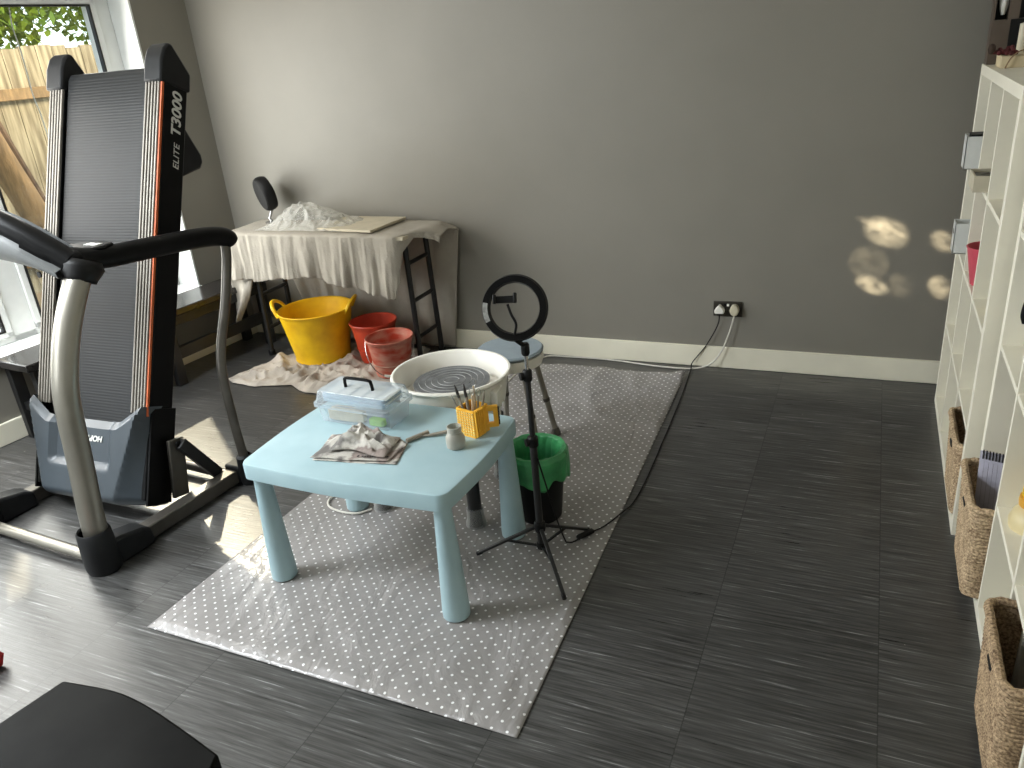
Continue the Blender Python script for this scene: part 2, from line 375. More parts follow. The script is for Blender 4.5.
def smooth_path(pts, n=6):
    pts = [V(p) for p in pts]; out = []
    P = [pts[0]*2-pts[1]]+pts+[pts[-1]*2-pts[-2]]
    for i in range(1, len(P)-2):
        a, b, c, d = P[i-1:i+3]
        for k in range(n):
            t = k/n
            out.append(.5*((2*b)+(c-a)*t+(2*a-5*b+4*c-d)*t*t+(3*b-a-3*c+d)*t**3))
    out.append(pts[-1]); return out

def text_mesh(name, body, size, o, xdir, ydir, mat, parent, extrude=.0006, shear=0, scx=1, bold=0):
    cu = bpy.data.curves.new(name, 'FONT'); cu.body = body; cu.size = size; cu.extrude = extrude; cu.shear = shear; cu.offset = bold
    tmp = bpy.data.objects.new(name+'_src', cu); C.objects.link(tmp)
    bpy.context.view_layer.update()
    me = bpy.data.meshes.new_from_object(tmp.evaluated_get(bpy.context.evaluated_depsgraph_get()))
    C.objects.unlink(tmp); bpy.data.objects.remove(tmp)
    x, y = V(xdir).normalized(), V(ydir).normalized(); z = x.cross(y); base = V(o)-origin_of(parent)
    for v in me.vertices:
        c = v.co.copy(); v.co = base+x*c.x*scx+y*c.y+z*(c.z+.001)
    me.materials.clear(); me.materials.append(M[mat])
    ob = bpy.data.objects.new(name, me); C.objects.link(ob); ob.parent = parent
    return ob

def lerp(a, b, t): return a+(b-a)*t
def pw(x, pts):
    if x <= pts[0][0]: return pts[0][1]
    for (a, b), (c, d) in zip(pts, pts[1:]):
        if x <= c: return b+(d-b)*(x-a)/(c-a)
    return pts[-1][1]
def nz(x, y, z=0): return noise.noise(V((x, y, z)))
def ridge(x, y, z=0): return 1-abs(noise.noise(V((x, y, z))))*2

# ------------------------------------------------------------------ setting
WA = math.atan(.094)                       # the window wall runs slightly out of square
def W(t, d, z):                            # t along the wall (about y), d outwards
    ox, oy = -4.012+.094*(t-2.199), t
    return (ox-d*math.cos(WA), oy+d*math.sin(WA), z)
def wbox(mb, t0, t1, d0, d1, z0, z1):
    return mb.box(t0, t1, d0, d1, z0, z1, fn=W)
YB = 4.012
struct(obj('floor', MB().box(-4.5, .95, -2.6, 4.2, -.12, 0), 'floor', loc=(0, 0, 0)))
struct(obj('ceiling', MB().box(-4.5, .95, -2.6, 4.2, 2.5, 2.6), 'ceil'))
struct(obj('wall_back', MB().box(-4.3, .95, YB, 4.2, 0, 2.5), 'wall'))
struct(obj('wall_right', MB().box(.80, .95, -2.6, YB, 0, 2.5), 'wallw'))
struct(obj('wall_front', MB().box(-4.5, .80, -2.6, -2.45, 0, 2.5), 'wallw'))
mb = MB()
wbox(mb, 3.625, YB, 0, .3, 0, 2.5); wbox(mb, 1.3, 3.625, 0, .3, 0, .42); wbox(mb, 1.3, 3.625, 0, .3, 2.2, 2.5)
wbox(mb, 1.0, 1.3, 0, .3, 0, 2.5); wbox(mb, -1.9, 1.0, 0, .3, 2.25, 2.5); wbox(mb, -2.6, -1.9, 0, .3, 0, 2.5)
struct(obj('wall_left', mb, 'wall'))
mb = MB(); wbox(mb, 3.62, 3.632, -.004, .172, .44, 2.2); wbox(mb, 1.3, 3.632, -.004, .172, 2.19, 2.21)
struct(obj('trim_1', mb, 'frame'))
mb = MB(); wbox(mb, 1.3, 3.64, -.03, .2, .42, .445)
struct(obj('trim_2', mb, 'frame', bevel=.004))
# window frame, glass
mb = MB()
D0, D1 = .17, .24
z0, z1 = .445, 2.19
for a, b, c, d in ((3.53, 3.62, z0, z1), (2.53, 2.66, z0, z1), (1.3, 1.4, z0, z1), (1.3, 3.62, z0, z0+.035), (1.3, 3.62, z1-.06, z1)):
    wbox(mb, a, b, D0, D1, c, d)
for a, b in ((1.4, 2.53), (2.66, 3.53)):   # sashes
    for q in ((a, a+.035, .48, 2.13), (b-.035, b, .48, 2.13), (a, b, .48, .51), (a, b, 2.09, 2.13)): wbox(mb, q[0], q[1], D0-.012, D1, q[2], q[3])
win = struct(obj('window_1', mb, 'frame', bevel=.004))
mb = MB(); 
for a, b in ((1.435, 2.495), (2.695, 3.495)):
    for q in ((a, a+.012, .51, 2.09), (b-.012, b, .51, 2.09), (a, b, .51, .52), (a, b, 2.08, 2.09)): wbox(mb, q[0], q[1], D0-.014, D0+.01, q[2], q[3])
obj('gasket', mb, 'gasket', win)
mb = MB()
for a, b in ((1.435, 2.495), (2.695, 3.495)): wbox(mb, a, b, .20, .204, .51, 2.09)
obj('pane', mb, 'glass', win)
# glazed garden door, out of view; lamp inside the added panel lights the room
mb = MB()
for a, b, c, d in ((-1.9, -1.8, .0, 2.25), (-.5, -.4, 0, 2.25), (.9, 1.0, 0, 2.25), (-1.9, 1.0, 0, .08), (-1.9, 1.0, 2.17, 2.25)): wbox(mb, a, b, .1, .18, c, d)
dr = struct(obj('door_1', mb, 'frame'))
mb = MB(); wbox(mb, -1.8, -.5, .13, .135, .08, 2.17); wbox(mb, -.4, .9, .13, .135, .08, 2.17)
obj('pane', mb, 'glass', dr)
mb = MB(); wbox(mb, -1.82, .92, .07, .075, .02, 2.22); obj('sun_blocker', mb, 'frame', dr)  # opaque panel added out of view to keep door sun off the floor
# skirting
struct(obj('baseboard_back', MB().box(-3.9, .80, YB-.018, YB, 0, .118), 'skirt', bevel=.004))
mb = MB(); wbox(mb, 1.0, YB, -.018, 0, 0, .115)
struct(obj('baseboard_left', mb, 'skirt', bevel=.004))

# ------------------------------------------------------------------ garden
def gz(x, y): return -.14+.05*nz(x*.8, y*.8)
struct(obj('garden_ground', MB().grid(lambda u, v: (-14+u*9.6, -4+v*16, gz(u*9, v*15)), 30, 40), 'soil'))
fx = -6.5
fence = empty('garden_fence', (fx, 5, -.12), 'sunlit vertical board timber fence in the garden outside the window', 'fence')
mb = MB(); y = 2.6
while y < 8.4:
    w = .14+random.random()*.02; mb.box(fx-.012-random.random()*.012, fx+.012, y, y+w-.006, -.12, 2.01+random.uniform(-.015, .015)); y += w
obj('board_panel', mb, 'fence', fence)
for z in (.35, 1.66): obj('rail', MB().box(fx+.012, fx+.075, 2.6, 8.4, z-.045, z+.045), 'brown', fence, bevel=.006)
pt = tag(obj('timber_post', MB().tube([(-5.55, 3.25, 2.5), (-5.52, 3.55, 1.85), (-5.5, 3.72, 1.2), (-5.45, 3.92, .45), (-5.4, 4.05, -.15)], [.085, .09, .095, .1, .1], 10), 'brown'), 'thick pale weathered timber post leaning outside the window, nearest the fence gap', 'post')
tag(obj('tree_trunk', MB().tube([(-5.9, 3.75, 2.6), (-5.88, 3.95, 1.7), (-5.85, 4.12, 1.0), (-5.8, 4.25, .4), (-5.75, 4.3, -.15)], [.03, .034, .04, .045, .05], 8), 'bark'), 'thin dark bare trunk leaning beside the pale timber post outside', 'tree trunk')
tag(obj('roof_overhang', MB().prism([(-2.2, 2.62), (3.62, 2.62), (3.62, 2.5), (3.3, 2.38), (2.2, 2.2), (-2.2, 2.2)], lambda a, b, c: (c, a, b), -5.3, -4.40), 'darkwood'), 'dark wooden roof overhang outside above the top left of the window', 'roof overhang')  # real eave, extended beyond view to keep sun off the left pane
mb = MB()
for k in range(9):
    y0 = 2.9+k*.36; mb.box(-6.15+random.uniform(-.03, .03), -5.95, y0, y0+.34, -.16, .02+random.uniform(-.02, .03))
tag(obj('stone_edging', mb, 'stone', bevel=.015), 'pale stone edging of the flower bed outside below the fence', 'edging')
def tree(name, c, r, n, label, trunk):
    t = empty(name, (trunk[0], trunk[1], -.12), label, 'tree')
    mb = MB()
    for k in range(n):
        d = V((random.gauss(0, 1), random.gauss(0, 1), random.gauss(0, 1))).normalized()*random.random()**.45
        p = V(c)+V((d.x*r[0], d.y*r[1], d.z*r[2])); s = random.uniform(.035, .085)
        a = V((random.uniform(-1, 1), random.uniform(-1, 1), random.uniform(-1, 1))).normalized(); b = a.cross(V((.3, .2, 1))).normalized()
        mb.add([p-a*s, p+b*s*.5, p+a*s, p-b*s*.5], [(0, 1, 2, 3)])
    obj('crown', mb, 'leaf', t, flat=True, fixn=False)
    mb = MB(); mb.tube([(trunk[0], trunk[1], -.12), (trunk[0]+.1, trunk[1]-.1, 1.6), (c[0], c[1], c[2])], [.09, .07, .04], 8)
    for k in range(9):
        e = V(c)+V((random.uniform(-1, 1)*r[0], random.uniform(-1, 1)*r[1], random.uniform(-.5, 1)*r[2]))*.8
        mb.tube([(c[0], c[1], c[2]-.5), (V(c)+e)/2+V((0, 0, -.2)), e], [.03, .02, .01], 6)
    obj('trunk', mb, 'bark', t)
tree('leafy_tree', (-8.2, 5.3, 2.75), (1.0, 1.3, .95), 11000, 'yellow-green leafy tree behind the fence, at the left of the window view', (-8.2, 5.3))
tree('leafy_tree', (-8.5, 8.15, 2.9), (1.0, 1.45, 1.0), 11000, 'denser yellow-green tree behind the fence, beside the window frame', (-8.5, 8.2))
tag(obj('hanging_string', MB().tube(smooth_path([(-4.45, 3.34, 2.21), (-4.45, 3.332, 2.15), (-4.45, 3.31, 2.02), (-4.45, 3.315, 1.9), (-4.45, 3.312, 1.76), (-4.45, 3.308, 1.65), (-4.45, 3.32, 1.54), (-4.45, 3.325, 1.3)]), .0035, 6), 'cable_w'), 'thin white string hanging from the roof overhang outside the window', 'string')

# ------------------------------------------------------------------ treadmill
O = V((-2.53, 1.536, 0)); th = math.radians(4.6)
U = V((math.sin(th), math.cos(th), 0)); LV = V((-math.cos(th), math.sin(th), 0)); Z = V((0, 0, 1))
def T(s, off, z): return O+U*s+LV*off+Z*z
WT = .77
tm = empty('treadmill', T(.3, WT/2, 0), 'folded black and silver treadmill standing upright by the window', 'treadmill')
bf = None
for off in (0, WT):
    obj('base_rail', MB().bar(T(.06, off, .04), T(.74, off, .04), .062, .06), 'darksteel', tm, bevel=.006)
obj('cross_tube', MB().tube([T(.05, .03, .036), T(.03, WT-.03, .036)], .025, 14, flat=.8), 'silver', tm)
obj('cross_tube', MB().tube([T(.70, .03, .045), T(.70, WT-.03, .045)], .022, 12), 'darksteel', tm)
post_path = [(.05, .02, 1), (.055, .1, 1), (.066, .25, 1), (.089, .445, 1), (.114, .672, 1), (.15, .80, 1), (.194, .905, 1), (.24, .99, 1), (.30, 1.085, 1)]
for off in (0, WT):
    pp = smooth_path([T(s, off, z) for s, z, _ in post_path], 5)
    obj('upright_post', MB().tube(pp, .050, 20, flat=.8), 'silver', tm)
    # boot: tapered sleeve plus toe over the rail
    bt = MB().lathe([(.069, .0), (.074, .02), (.072, .1), (.068, .165), (.062, .172), (.058, .165)], T(.05, off, .0), 24, sx=.92, sy=.86)
    b_ = obj('boot', bt, 'boot', tm)
    mb = MB().prism([(.07, .0), (.25, .0), (.245, .07), (.21, .09), (.12, .11), (.07, .115)], lambda a, b, c: T(a, c, b), off-.048, off+.048)
    obj('boot_toe', mb, 'boot', b_, bevel=.012)
    # end foot of the rail and thin rear hand rail tube
    obj('rail_foot', MB().box(.68, .78, off-.045, off+.045, 0, .09, fn=lambda a, b, c: T(a+.025, b, c)), 'boot', tm, bevel=.01)
    obj('foot_collar', MB().lathe([(.036, 0), (.04, .02), (.036, .13), (.026, .14)], T(.745, off-(.055 if off == 0 else -.055), .0), 18), 'boot', tm)
    so = off-.055 if off == 0 else off+.055
    hp = smooth_path([T(.745, so, .05), T(.735, so, .30), T(.765, off-.03 if off == 0 else off+.03, .565), T(.875, off-.01 if off == 0 else off+.01, .79), T(.94, off, .95), T(.955, off, 1.03)], 6)
    obj('handrail_tube', MB().tube(hp, .02, 14), 'darksteel', tm)
    q_ = 1 if off == 0 else -1
    hr = smooth_path([T(.235, off+.14*q_, 1.205), T(.27, off+.06*q_, 1.15), T(.32, off+.012*q_, 1.125), T(.42, off, 1.108), T(.6, off, 1.095), T(.80, off, 1.08), T(.91, off, 1.065), T(.965, off, 1.045), T(.985, off, 1.015)], 6)
    n = len(hr)
    obj('handrail_grip', MB().tube(hr, [.04]*(n-4)+[.039, .037, .032, .022], 18), 'blackgloss', tm)
    obj('post_cap', MB().lathe([(.052, 0), (.055, .012), (.072, .05), (.06, .075)], T(.292, off, 1.05), 28, axis=(.03, .5, 1), capt=True), 'black', tm, ang=80)
# console spanning the two posts
def conz(t): return 1.10+.185*math.sin(PI*t)
cs = [t/24 for t in range(25)]
obj('console_beam', MB().ball(T(.30, .012, 1.122), .043, 18, 12).ball(T(.30, WT-.012, 1.122), .043, 18, 12).tube([T(.29-.09*math.sin(PI*t), .01+t*(WT-.02), conz(t)+.02) for t in cs], .042, 16, flat=1.0), 'blackgloss', tm)
mb = MB()
def conf(u, v):
    t = u; zz = conz(t)
    k_ = .045+.10*math.sin(PI*t)**1.2
    prof = [(.05, .02), (-.02, .0), (-.015, -.5*k_), (.02, -.9*k_), (.07, -k_), (.11, -.7*k_), (.12, .02)]
    i = v*6; k = min(int(i), 5); f = i-k
    a = prof[k]; b = prof[k+1]
    return T(.245+lerp(a[0], b[0], f)-.08*math.sin(PI*t), .02+t*(WT-.04), zz+lerp(a[1], b[1], f))
mb.grid(conf, 30, 12)
con = obj('console', mb, 'console', tm, ang=75)
# flat shelf with two pale buttons by the grip
tr = obj('console_tray', MB().prism([(.0, .0), (.10, -.03), (.15, -.01), (.16, .06), (.1, .16), (.0, .2)], lambda a, b, c: T(.30+a, b, c), 1.142, 1.155), 'black', tm, bevel=.006)
mb = MB()
for k in (0, 1): mb.box(.385, .415, .0+k*.038, .03+k*.038, 1.1552, 1.158, fn=lambda a, b, c: T(a, b, c))
obj('button', mb, 'text', tr)
mb = MB().lathe([(.011, 0), (.011, .006)], T(.212, .085, 1.095), 12, axis=-U, capt=True); obj('bolt', mb, 'black', con)
# deck, folded up
DB = V((-2.607, 2.03, .45)); yw = math.radians(-1.36); ln = math.radians(22.43); DW = .639
Dl = V((-math.cos(yw), math.sin(yw), 0)); Df = V((math.sin(yw), math.cos(yw), 0))
Dup = Z*math.cos(ln)+Df*math.sin(ln); Dn = -Df*math.cos(ln)+Z*math.sin(ln)
def DD(a, b, c): return DB+Dl*a+Dup*b+Dn*c
def dbox(mb, *q): return mb.box(*q, fn=DD)
mb = MB(); dbox(mb, 0, .03, -.38, 1.34, -.12, .0); dbox(mb, DW-.03, DW, -.38, 1.34, -.12, 0); dbox(mb, .03, DW-.03, -.3, 1.3, -.09, -.02)
dk = obj('deck', mb, 'blackgloss', tm, bevel=.006)
mb = MB()
pts = [(-.10, .004), (1.355, .004), (1.38, -.006), (1.392, -.03), (1.38, -.06), (1.2, -.075)]
mb.grid(lambda u, v: DD(lerp(.1, DW-.1, u), *((lambda i: (lerp(pts[int(i)][0], pts[min(int(i)+1, 5)][0], i-int(i)), lerp(pts[int(i)][1], pts[min(int(i)+1, 5)][1], i-int(i))))(v*4.999))), 4, 50)
obj('belt', mb, belt_mat(), tm)
for a0 in (.004, DW-.089):
    mb = MB(); dbox(mb, a0, a0+.085, -.02, 1.318, .0, .011)
    frl = obj('foot_rail', mb, 'blackgloss', tm)
    mb = MB()
    for k in range(5):
        x = a0+.003+.0825*k/5; mb.prism([(x, .008), (x+.001, .019), (x+.003, .021), (x+.0085, .021), (x+.0105, .019), (x+.0115, .008)], lambda a, c, b: DD(a, b, c), -.02, 1.316)
    obj('ridge', mb, 'stripe', frl, ang=20)
mb = MB(); dbox(mb, -.003, .0035, -.03, 1.315, .006, .017); obj('accent_strip', mb, 'orange', tm)
horn = [(1.312, .028), (1.40, .03), (1.445, .02), (1.472, .0), (1.474, -.02), (1.385, -.128), (1.312, -.13)]
for a, b in ((-.008, .088), (DW-.088, DW+.008)):
    obj('end_cap', MB().prism(horn, lambda p, q, c: DD(c, p, q), a, b), 'boot', tm, bevel=.014)
# motor hood
def hood(u, v):
    a = lerp(-.012, DW+.012, u); top = pw(a, [(-.012, .012), (.012, .008), (.115, -.062), (.2, -.07), (.44, -.07), (.525, -.062), (.628, .008), (.652, .012)])
    b = lerp(-.405, top, v)
    edge = lerp(.125, .004, (b+.405)/.41)
    e = min(a+.012, DW+.012-a)
    c = .062 if e > edge+.01 else lerp(-.03, .062, max(0, e)/(edge+.01))
    if .14 < a < .5: 
        w = min(1, min(a-.14, .5-a)/.03); c -= .022*w*max(0, min(1, (b+.27)/.03))
    c -= max(0, (b-top+.03))*.8
    if b < -.37: c -= ((-.37-b)/.035)**2*.03
    return DD(a, b, c)
mb = MB().grid(hood, 70, 44)
mb.grid(lambda u, v: DD(lerp(-.012, DW+.012, u), -.405, lerp(hood(u, 0) and -.03, -.12, v)), 10, 2)
hd = obj('motor_hood', mb, 'hood', tm, ang=25)
mb = MB(); dbox(mb, .0, DW, -.402, -.02, -.13, -.03); obj('hood_back', mb, 'boot', hd, bevel=.02)
for a in (-.0125, DW+.003): obj('side_cover', MB().prism([(-.40, -.125), (-.40, .0), (-.02, .0), (.0, -.02), (.0, -.125)], lambda b, c, k: DD(k, b, c), a, a+.0095), 'blackgloss', hd)
text_mesh('lettering', 'HORIZON', .033, DD(.205, -.132, .043), Dl, -Dup, 'text', hd, shear=.2, scx=1.05, bold=.0012)
text_mesh('lettering', 'T3000', .068, DD(-.001, 1.115, -.088), Dup, Dn, 'text', dk, shear=.2, bold=.0016)
text_mesh('lettering', 'ELITE', .042, DD(-.001, .985, -.088), Dup, Dn, 'text', dk, shear=.2, scx=1.05)
# wheel bracket at the back of the deck and folding struts
obj('wheel_bracket', MB().prism([(1.16, -.1), (1.20, -.12), (1.09, -.245), (1.06, -.258), (1.03, -.245), (.95, -.11)], lambda b, c, k: DD(k, b, c), .03, .075), 'boot', tm, bevel=.01)
obj('wheel_bracket', MB().prism([(1.16, -.1), (1.20, -.12), (1.09, -.245), (1.06, -.258), (1.03, -.245), (.95, -.11)], lambda b, c, k: DD(k, b, c), DW-.075, DW-.03), 'boot', tm, bevel=.01)
for off in (.075, WT-.12):
    mb = MB(); mb.bar(T(.485, off, .05), T(.53, off, .30), .018, .075, up=U); obj('pivot_plate', mb, 'darksteel', tm, bevel=.004)
    mb = MB(); mb.bar(T(.675, off-.02, .06), T(.535, off-.02, .28), .03, .05); obj('lift_strut', mb, 'blackmetal', tm, bevel=.004)
    mb = MB().lathe([(.012, -.02), (.012, .02)], T(.528, off, .28), 12, axis=LV, capt=True); obj('pivot_bolt', mb, 'black', tm)

# ------------------------------------------------------------------ bench under the window
bench = empty('bench', W(3.1, -.2, 0), 'long low dark bench under the window behind the treadmill', 'bench')
BY0, BY1, BD0, BD1 = 2.30, 3.93, -.31, -.03
mb = MB(); wbox(mb, BY0, BY1, BD0, BD1, .41, .45); obj('bench_top', mb, 'benchtop', bench, bevel=.005)
mb = MB(); wbox(mb, BY0+.03, BY1-.03, BD0+.01, BD0+.04, .355, .41); obj('apron', mb, 'blackmetal', bench)
for t in (2.36, 3.13, 3.86):
    for d in (BD0+.03, BD1-.03):
        mb = MB(); wbox(mb, t-.03, t+.03, d-.02, d+.02, 0, .41); obj('leg', mb, 'blackmetal', bench, bevel=.003)
mb = MB(); wbox(mb, 2.39, 3.86, BD0+.015, BD0+.045, .155, .225); obj('stretcher', mb, 'blackmetal', bench)
mb = MB(); wbox(mb, 2.345, 2.375, BD0+.05, BD1-.05, .16, .2); obj('stretcher', mb, 'blackmetal', bench)

# ------------------------------------------------------------------ trestle table with dust sheet
TX0, TX1, TY0, TY1, TZ = -3.47, -2.28, 3.585, 3.965, .79
tt = empty('trestle_table', ((TX0+TX1)/2, 3.78, 0), 'narrow table on black ladder trestles against the grey wall, under a dust sheet', 'table')
obj('tabletop', MB().box(TX0, TX1, TY0, TY1, TZ-.022, TZ-.002), 'board', tt, bevel=.003)
for x in (-2.32, -3.40):
    fr_ = MB(); ex = .012 if x > -3 else -.012
    for y, y2 in ((3.655, 3.645), (3.885, 3.895)):
        l = obj('leg', MB().tube([(x, y, TZ-.022), (x+ex, y2, .012)], .0155, 12), 'blackmetal', tt)
        obj('rubber_foot', MB().lathe([(.022, 0), (.022, .03), (.017, .035)], (x+ex, y2, 0), 14), 'black', l)
    for z in (.18, .40, .62):
        obj('rung', MB().tube([(x, 3.65, z), (x, 3.888, z)], .012, 10), 'blackmetal', tt)

def hem(x):
    h = pw(x, [(-3.52, .28), (-3.3, .275), (-3.16, .262), (-3.0, .245), (-2.92, .24), (-2.8, .275), (-2.62, .30), (-2.5, .325), (-2.42, .335), (-2.36, .35), (-2.325, .26), (-2.30, .10), (-2.26, .03), (-2.1, .03)])
    return h+.008*nz(x*9, 3.3)
def yfront(x): return pw(x, [(-3.6, TY0-.008), (-2.31, TY0-.008), (-2.25, 3.69), (-2.18, 3.75), (-2.1, 3.78)])
def sheet(u, v):
    x = lerp(-3.53, -2.15, u); h = hem(x); dz = 0
    if x > -2.275: dz = ((x+2.275)/.145)**2*.05+.012*math.sin(v*40)*(x+2.275)/.145
    topz = TZ+.004-dz+.003*nz(x*14, v*20)
    yf = yfront(x)
    if v < .36:                                        # front flap
        t = v/.36; d = (1-t); z = topz-h*d
        amp = .006+.022*d
        y = yf-.006-.01*d-amp*(nz(x*17, z*1.5)+.6*nz(x*38, z*2, 4)+.45*ridge(x*60, z*3, 8)) - .012*math.sin(x*34+nz(x*4, 1)*3)*d
        xx = x+.012*nz(x*9, z*9, 2)*d
        if x > -2.33: y += .02
        return (xx, min(y, 3.58 if x < -2.33 else 4), z)
    if v < .52:
        t = (v-.36)/.16
        return (x, lerp(yf, TY1+.004, t), topz+(.004 if .05 < t < .95 else 0)+.003*abs(nz(x*20, t*6)))
    t = (v-.52)/.48; z = topz*(1-t)+.012*t
    y = TY1+.012+.012*nz(x*15, z*1.4, 7)+.008*math.sin(x*40)
    xr = x
    if x > -2.5: xr = x-.11*t*((x+2.5)/.37)
    if x < -3.1: xr = x+.25*t*((-3.1-x)/.43)
    return (xr, min(y, YB-.02 if z < .13 else YB-.006), z)
mb = MB().grid(sheet, 150, 90)
def flap(u, v):
    xa = lerp(-3.575, -3.60, v); xb = lerp(-3.385, -3.595, min(1, v*1.02)**1.4)
    x = lerp(xa, xb, u); z = lerp(.56, .225, v)
    return (x, 3.592+.02*math.sin(u*5+v*2)+.012*nz(x*20, z*6)+.03*u, z)
mb.grid(flap, 20, 34)
tag(obj('dust_sheet', mb, 'linen', solid=.003, ang=180), 'pale cotton dust sheet draped over the trestle table and down to the floor', 'dust sheet')
# crumpled floor sheet
outl = [(-3.36, 3.19), (-3.14, 3.17), (-2.95, 3.25), (-2.80, 3.19), (-2.70, 3.16), (-2.52, 3.30), (-2.30, 3.42), (-2.27, 3.56), (-2.35, 3.60)]
def fsheet(u, v):
    x = lerp(-3.40, -2.26, u)
    y0 = pw(x, [(-3.40, 3.23), (-3.34, 3.18), (-3.14, 3.17), (-2.95, 3.24), (-2.80, 3.17), (-2.68, 3.16), (-2.52, 3.30), (-2.3, 3.44), (-2.26, 3.5)])
    y1 = pw(x, [(-3.40, 3.26), (-3.34, 3.48), (-3.28, 3.66), (-3.1, 3.92), (-2.4, 3.92), (-2.34, 3.60), (-2.26, 3.52)])
    y = lerp(y0, y1, v)
    e = min(1, min(v, 1-v, u, 1-u)*9)
    h = .006+e*(.034*max(0, ridge(x*5.5+nz(x*3, y*3)*1.2, y*7.5, 3))**2+.018*max(0, ridge(x*13, y*11, 9))**2)
    for cx, cy, r in ((-3.06, 3.68, .19), (-2.652, 3.715, .11), (-2.430, 3.532, .115)):
        d = math.hypot(x-cx, y-cy)
        if d < r: h = .004
        elif d < r+.05: h = lerp(.004, h, (d-r)/.05)
    return (x+.01*nz(x*20, y*20), y+.012*nz(x*22, y*9, 5), h)
tag(obj('floor_sheet', MB().grid(fsheet, 130, 80), 'linen2', solid=.002, ang=180, loc=(-2.85, 3.5, 0)), 'crumpled stained cotton sheet spread on the floor under the buckets', 'dust sheet')

# board, film and speaker on the table
tag(obj('modelling_board', MB().prism([(-2.88, 3.64), (-2.49, 3.60), (-2.47, 3.95), (-2.90, 3.965)], lambda a, b, c: (a, b, c), TZ+.016, TZ+.031), 'board', bevel=.002), 'flat beige board lying on the sheet-covered trestle table', 'board')
def film(u, v):
    x = lerp(-3.335, -2.66, u); y = lerp(3.62, 3.95, v)
    e = min(1, min(u, 1-u)*4)*min(1, min(v*3.2, (1-v)*5))
    m = .085*math.exp(-((u-.38)/.26)**2-((v-.55)/.42)**2)+.022
    return (x+.012*nz(x*30, y*30), y+.01*nz(x*25, y*25, 4), TZ+.018+e*(m+.022*max(0, ridge(x*9, y*11, 2))+.007*ridge(x*24, y*22, 1)))
tag(obj('plastic_film', MB().grid(film, 90, 60), 'film', ang=28), 'crumpled clear plastic film heaped on the trestle table beside the beige board', 'plastic film')
sp = empty('speaker', (-3.385, 3.86, TZ+.01), 'round black speaker on a thin silver stem at the back of the trestle table', 'speaker')
ax = V((-.52, -.83, -.2)).normalized(); sc_ = V((-3.40, 3.86, .978))
sb = obj('speaker_body', MB().lathe([(.0, -.045), (.07, -.045), (.098, -.036), (.106, -.015), (.106, .012), (.098, .026)], sc_, 36, axis=ax, capt=True), 'black', sp)
g_ = obj('speaker_grille', MB().lathe([(.096, .024), (.092, .031), (.0, .035)], sc_, 36, axis=ax), 'mesh', sp)
obj('speaker_badge', MB().lathe([(.006, .0), (.006, .004)], sc_+(V((0, 0, -1))+ax*ax.z).normalized()*.084+V((.012, -.006, 0))+ax*.0315, 10, axis=ax, capt=True), 'chrome', g_)
obj('stem', MB().tube([sc_+V((.02, .015, -.095)), sc_+V((.0, .0, -.15)), (-3.385, 3.86, TZ+.02)], .009, 10), 'chrome', sp)
obj('stand_base', MB().lathe([(.042, 0), (.042, .008), (.012, .014)], (-3.385, 3.86, TZ+.01), 24, capt=True), 'chrome', sp)

# ------------------------------------------------------------------ tub and buckets
tub = empty('rubber_tub', (-3.035, 3.68, .008), 'large yellow flexible rubber tub with two handles under the trestle table', 'tub')
rw = []
for k in range(9): rw += [(.168+.0061*k, .03+.0318*k), (.168+.0061*k+.0035, .043+.0318*k)]
prof = [(.165, .0), (.17, .006)]+rw+[(.230, .316), (.224, .319), (.217, .313), (.164, .014), (.0, .012)]
mbt = MB().lathe(prof, (-3.035, 3.68, .008), 56)
obj('tub_body', mbt, 'yellow', tub)
for sgn in (1, -1):
    d = V((.94, .34, 0))*sgn; t_ = V((-.34, .94, 0))
    c0 = V((-3.035, 3.68, 0))
    hp = smooth_path([c0+d*.205+t_*.085+Z*.297, c0+d*.232+t_*.07+Z*.345, c0+d*.25+t_*.035+Z*.37, c0+d*.255+Z*.376, c0+d*.25-t_*.035+Z*.37, c0+d*.232-t_*.07+Z*.345, c0+d*.205-t_*.085+Z*.297], 5)
    obj('handle', MB().tube(hp, .013, 10, flat=.8), 'yellow', tub)
def bucket(c, r0, r1, h, label, bail):
    b = empty('bucket', c, label, 'bucket', None)
    obj('bucket_body', MB().lathe([(r0, 0), (r0+.002, .008), (r1*.95, h*.84), (r1*.955, h*.86), (r1, h*.9), (r1+.007, h-.006), (r1+.004, h), (r1-.004, h-.004), (r1*.94, h*.86), (r0-.004, .02), (0, .018)], c, 44), 'redclay' if bail else 'red', b)
    c = V(c)
    dish = obj('clay_residue', MB().lathe([(0, 0), (r0+.02, .0)], c+Z*(h*.34), 36, capb=False), 'clay' if bail else 'red', b)
    if bail:
        d = V((.42, -.9, 0)).normalized(); t_ = V((d.y, -d.x, 0))
        path = [c+t_*(r1+.006)*math.cos(a)+d*(r1*1.0*math.sin(a)**.8 if 0 < a < PI else 0)+Z*(h*.88-.17*math.sin(a)) for a in [PI*k/24 for k in range(25)]]
        path = [p+d*.0 for p in path]
        hb = obj('bail_handle', MB().tube(path, .0028, 8), 'chrome', b)
        obj('grip', MB().tube(path[10:15], .008, 10), 'plugw', hb)
    return b
bucket((-2.652, 3.715, .01), .10, .137, .245, 'red bucket standing between the yellow tub and the clay-smeared bucket', False)
bucket((-2.430, 3.532, .01), .098, .132, .225, 'clay-smeared red bucket with a wire handle and white grip, nearest the trestle', True)

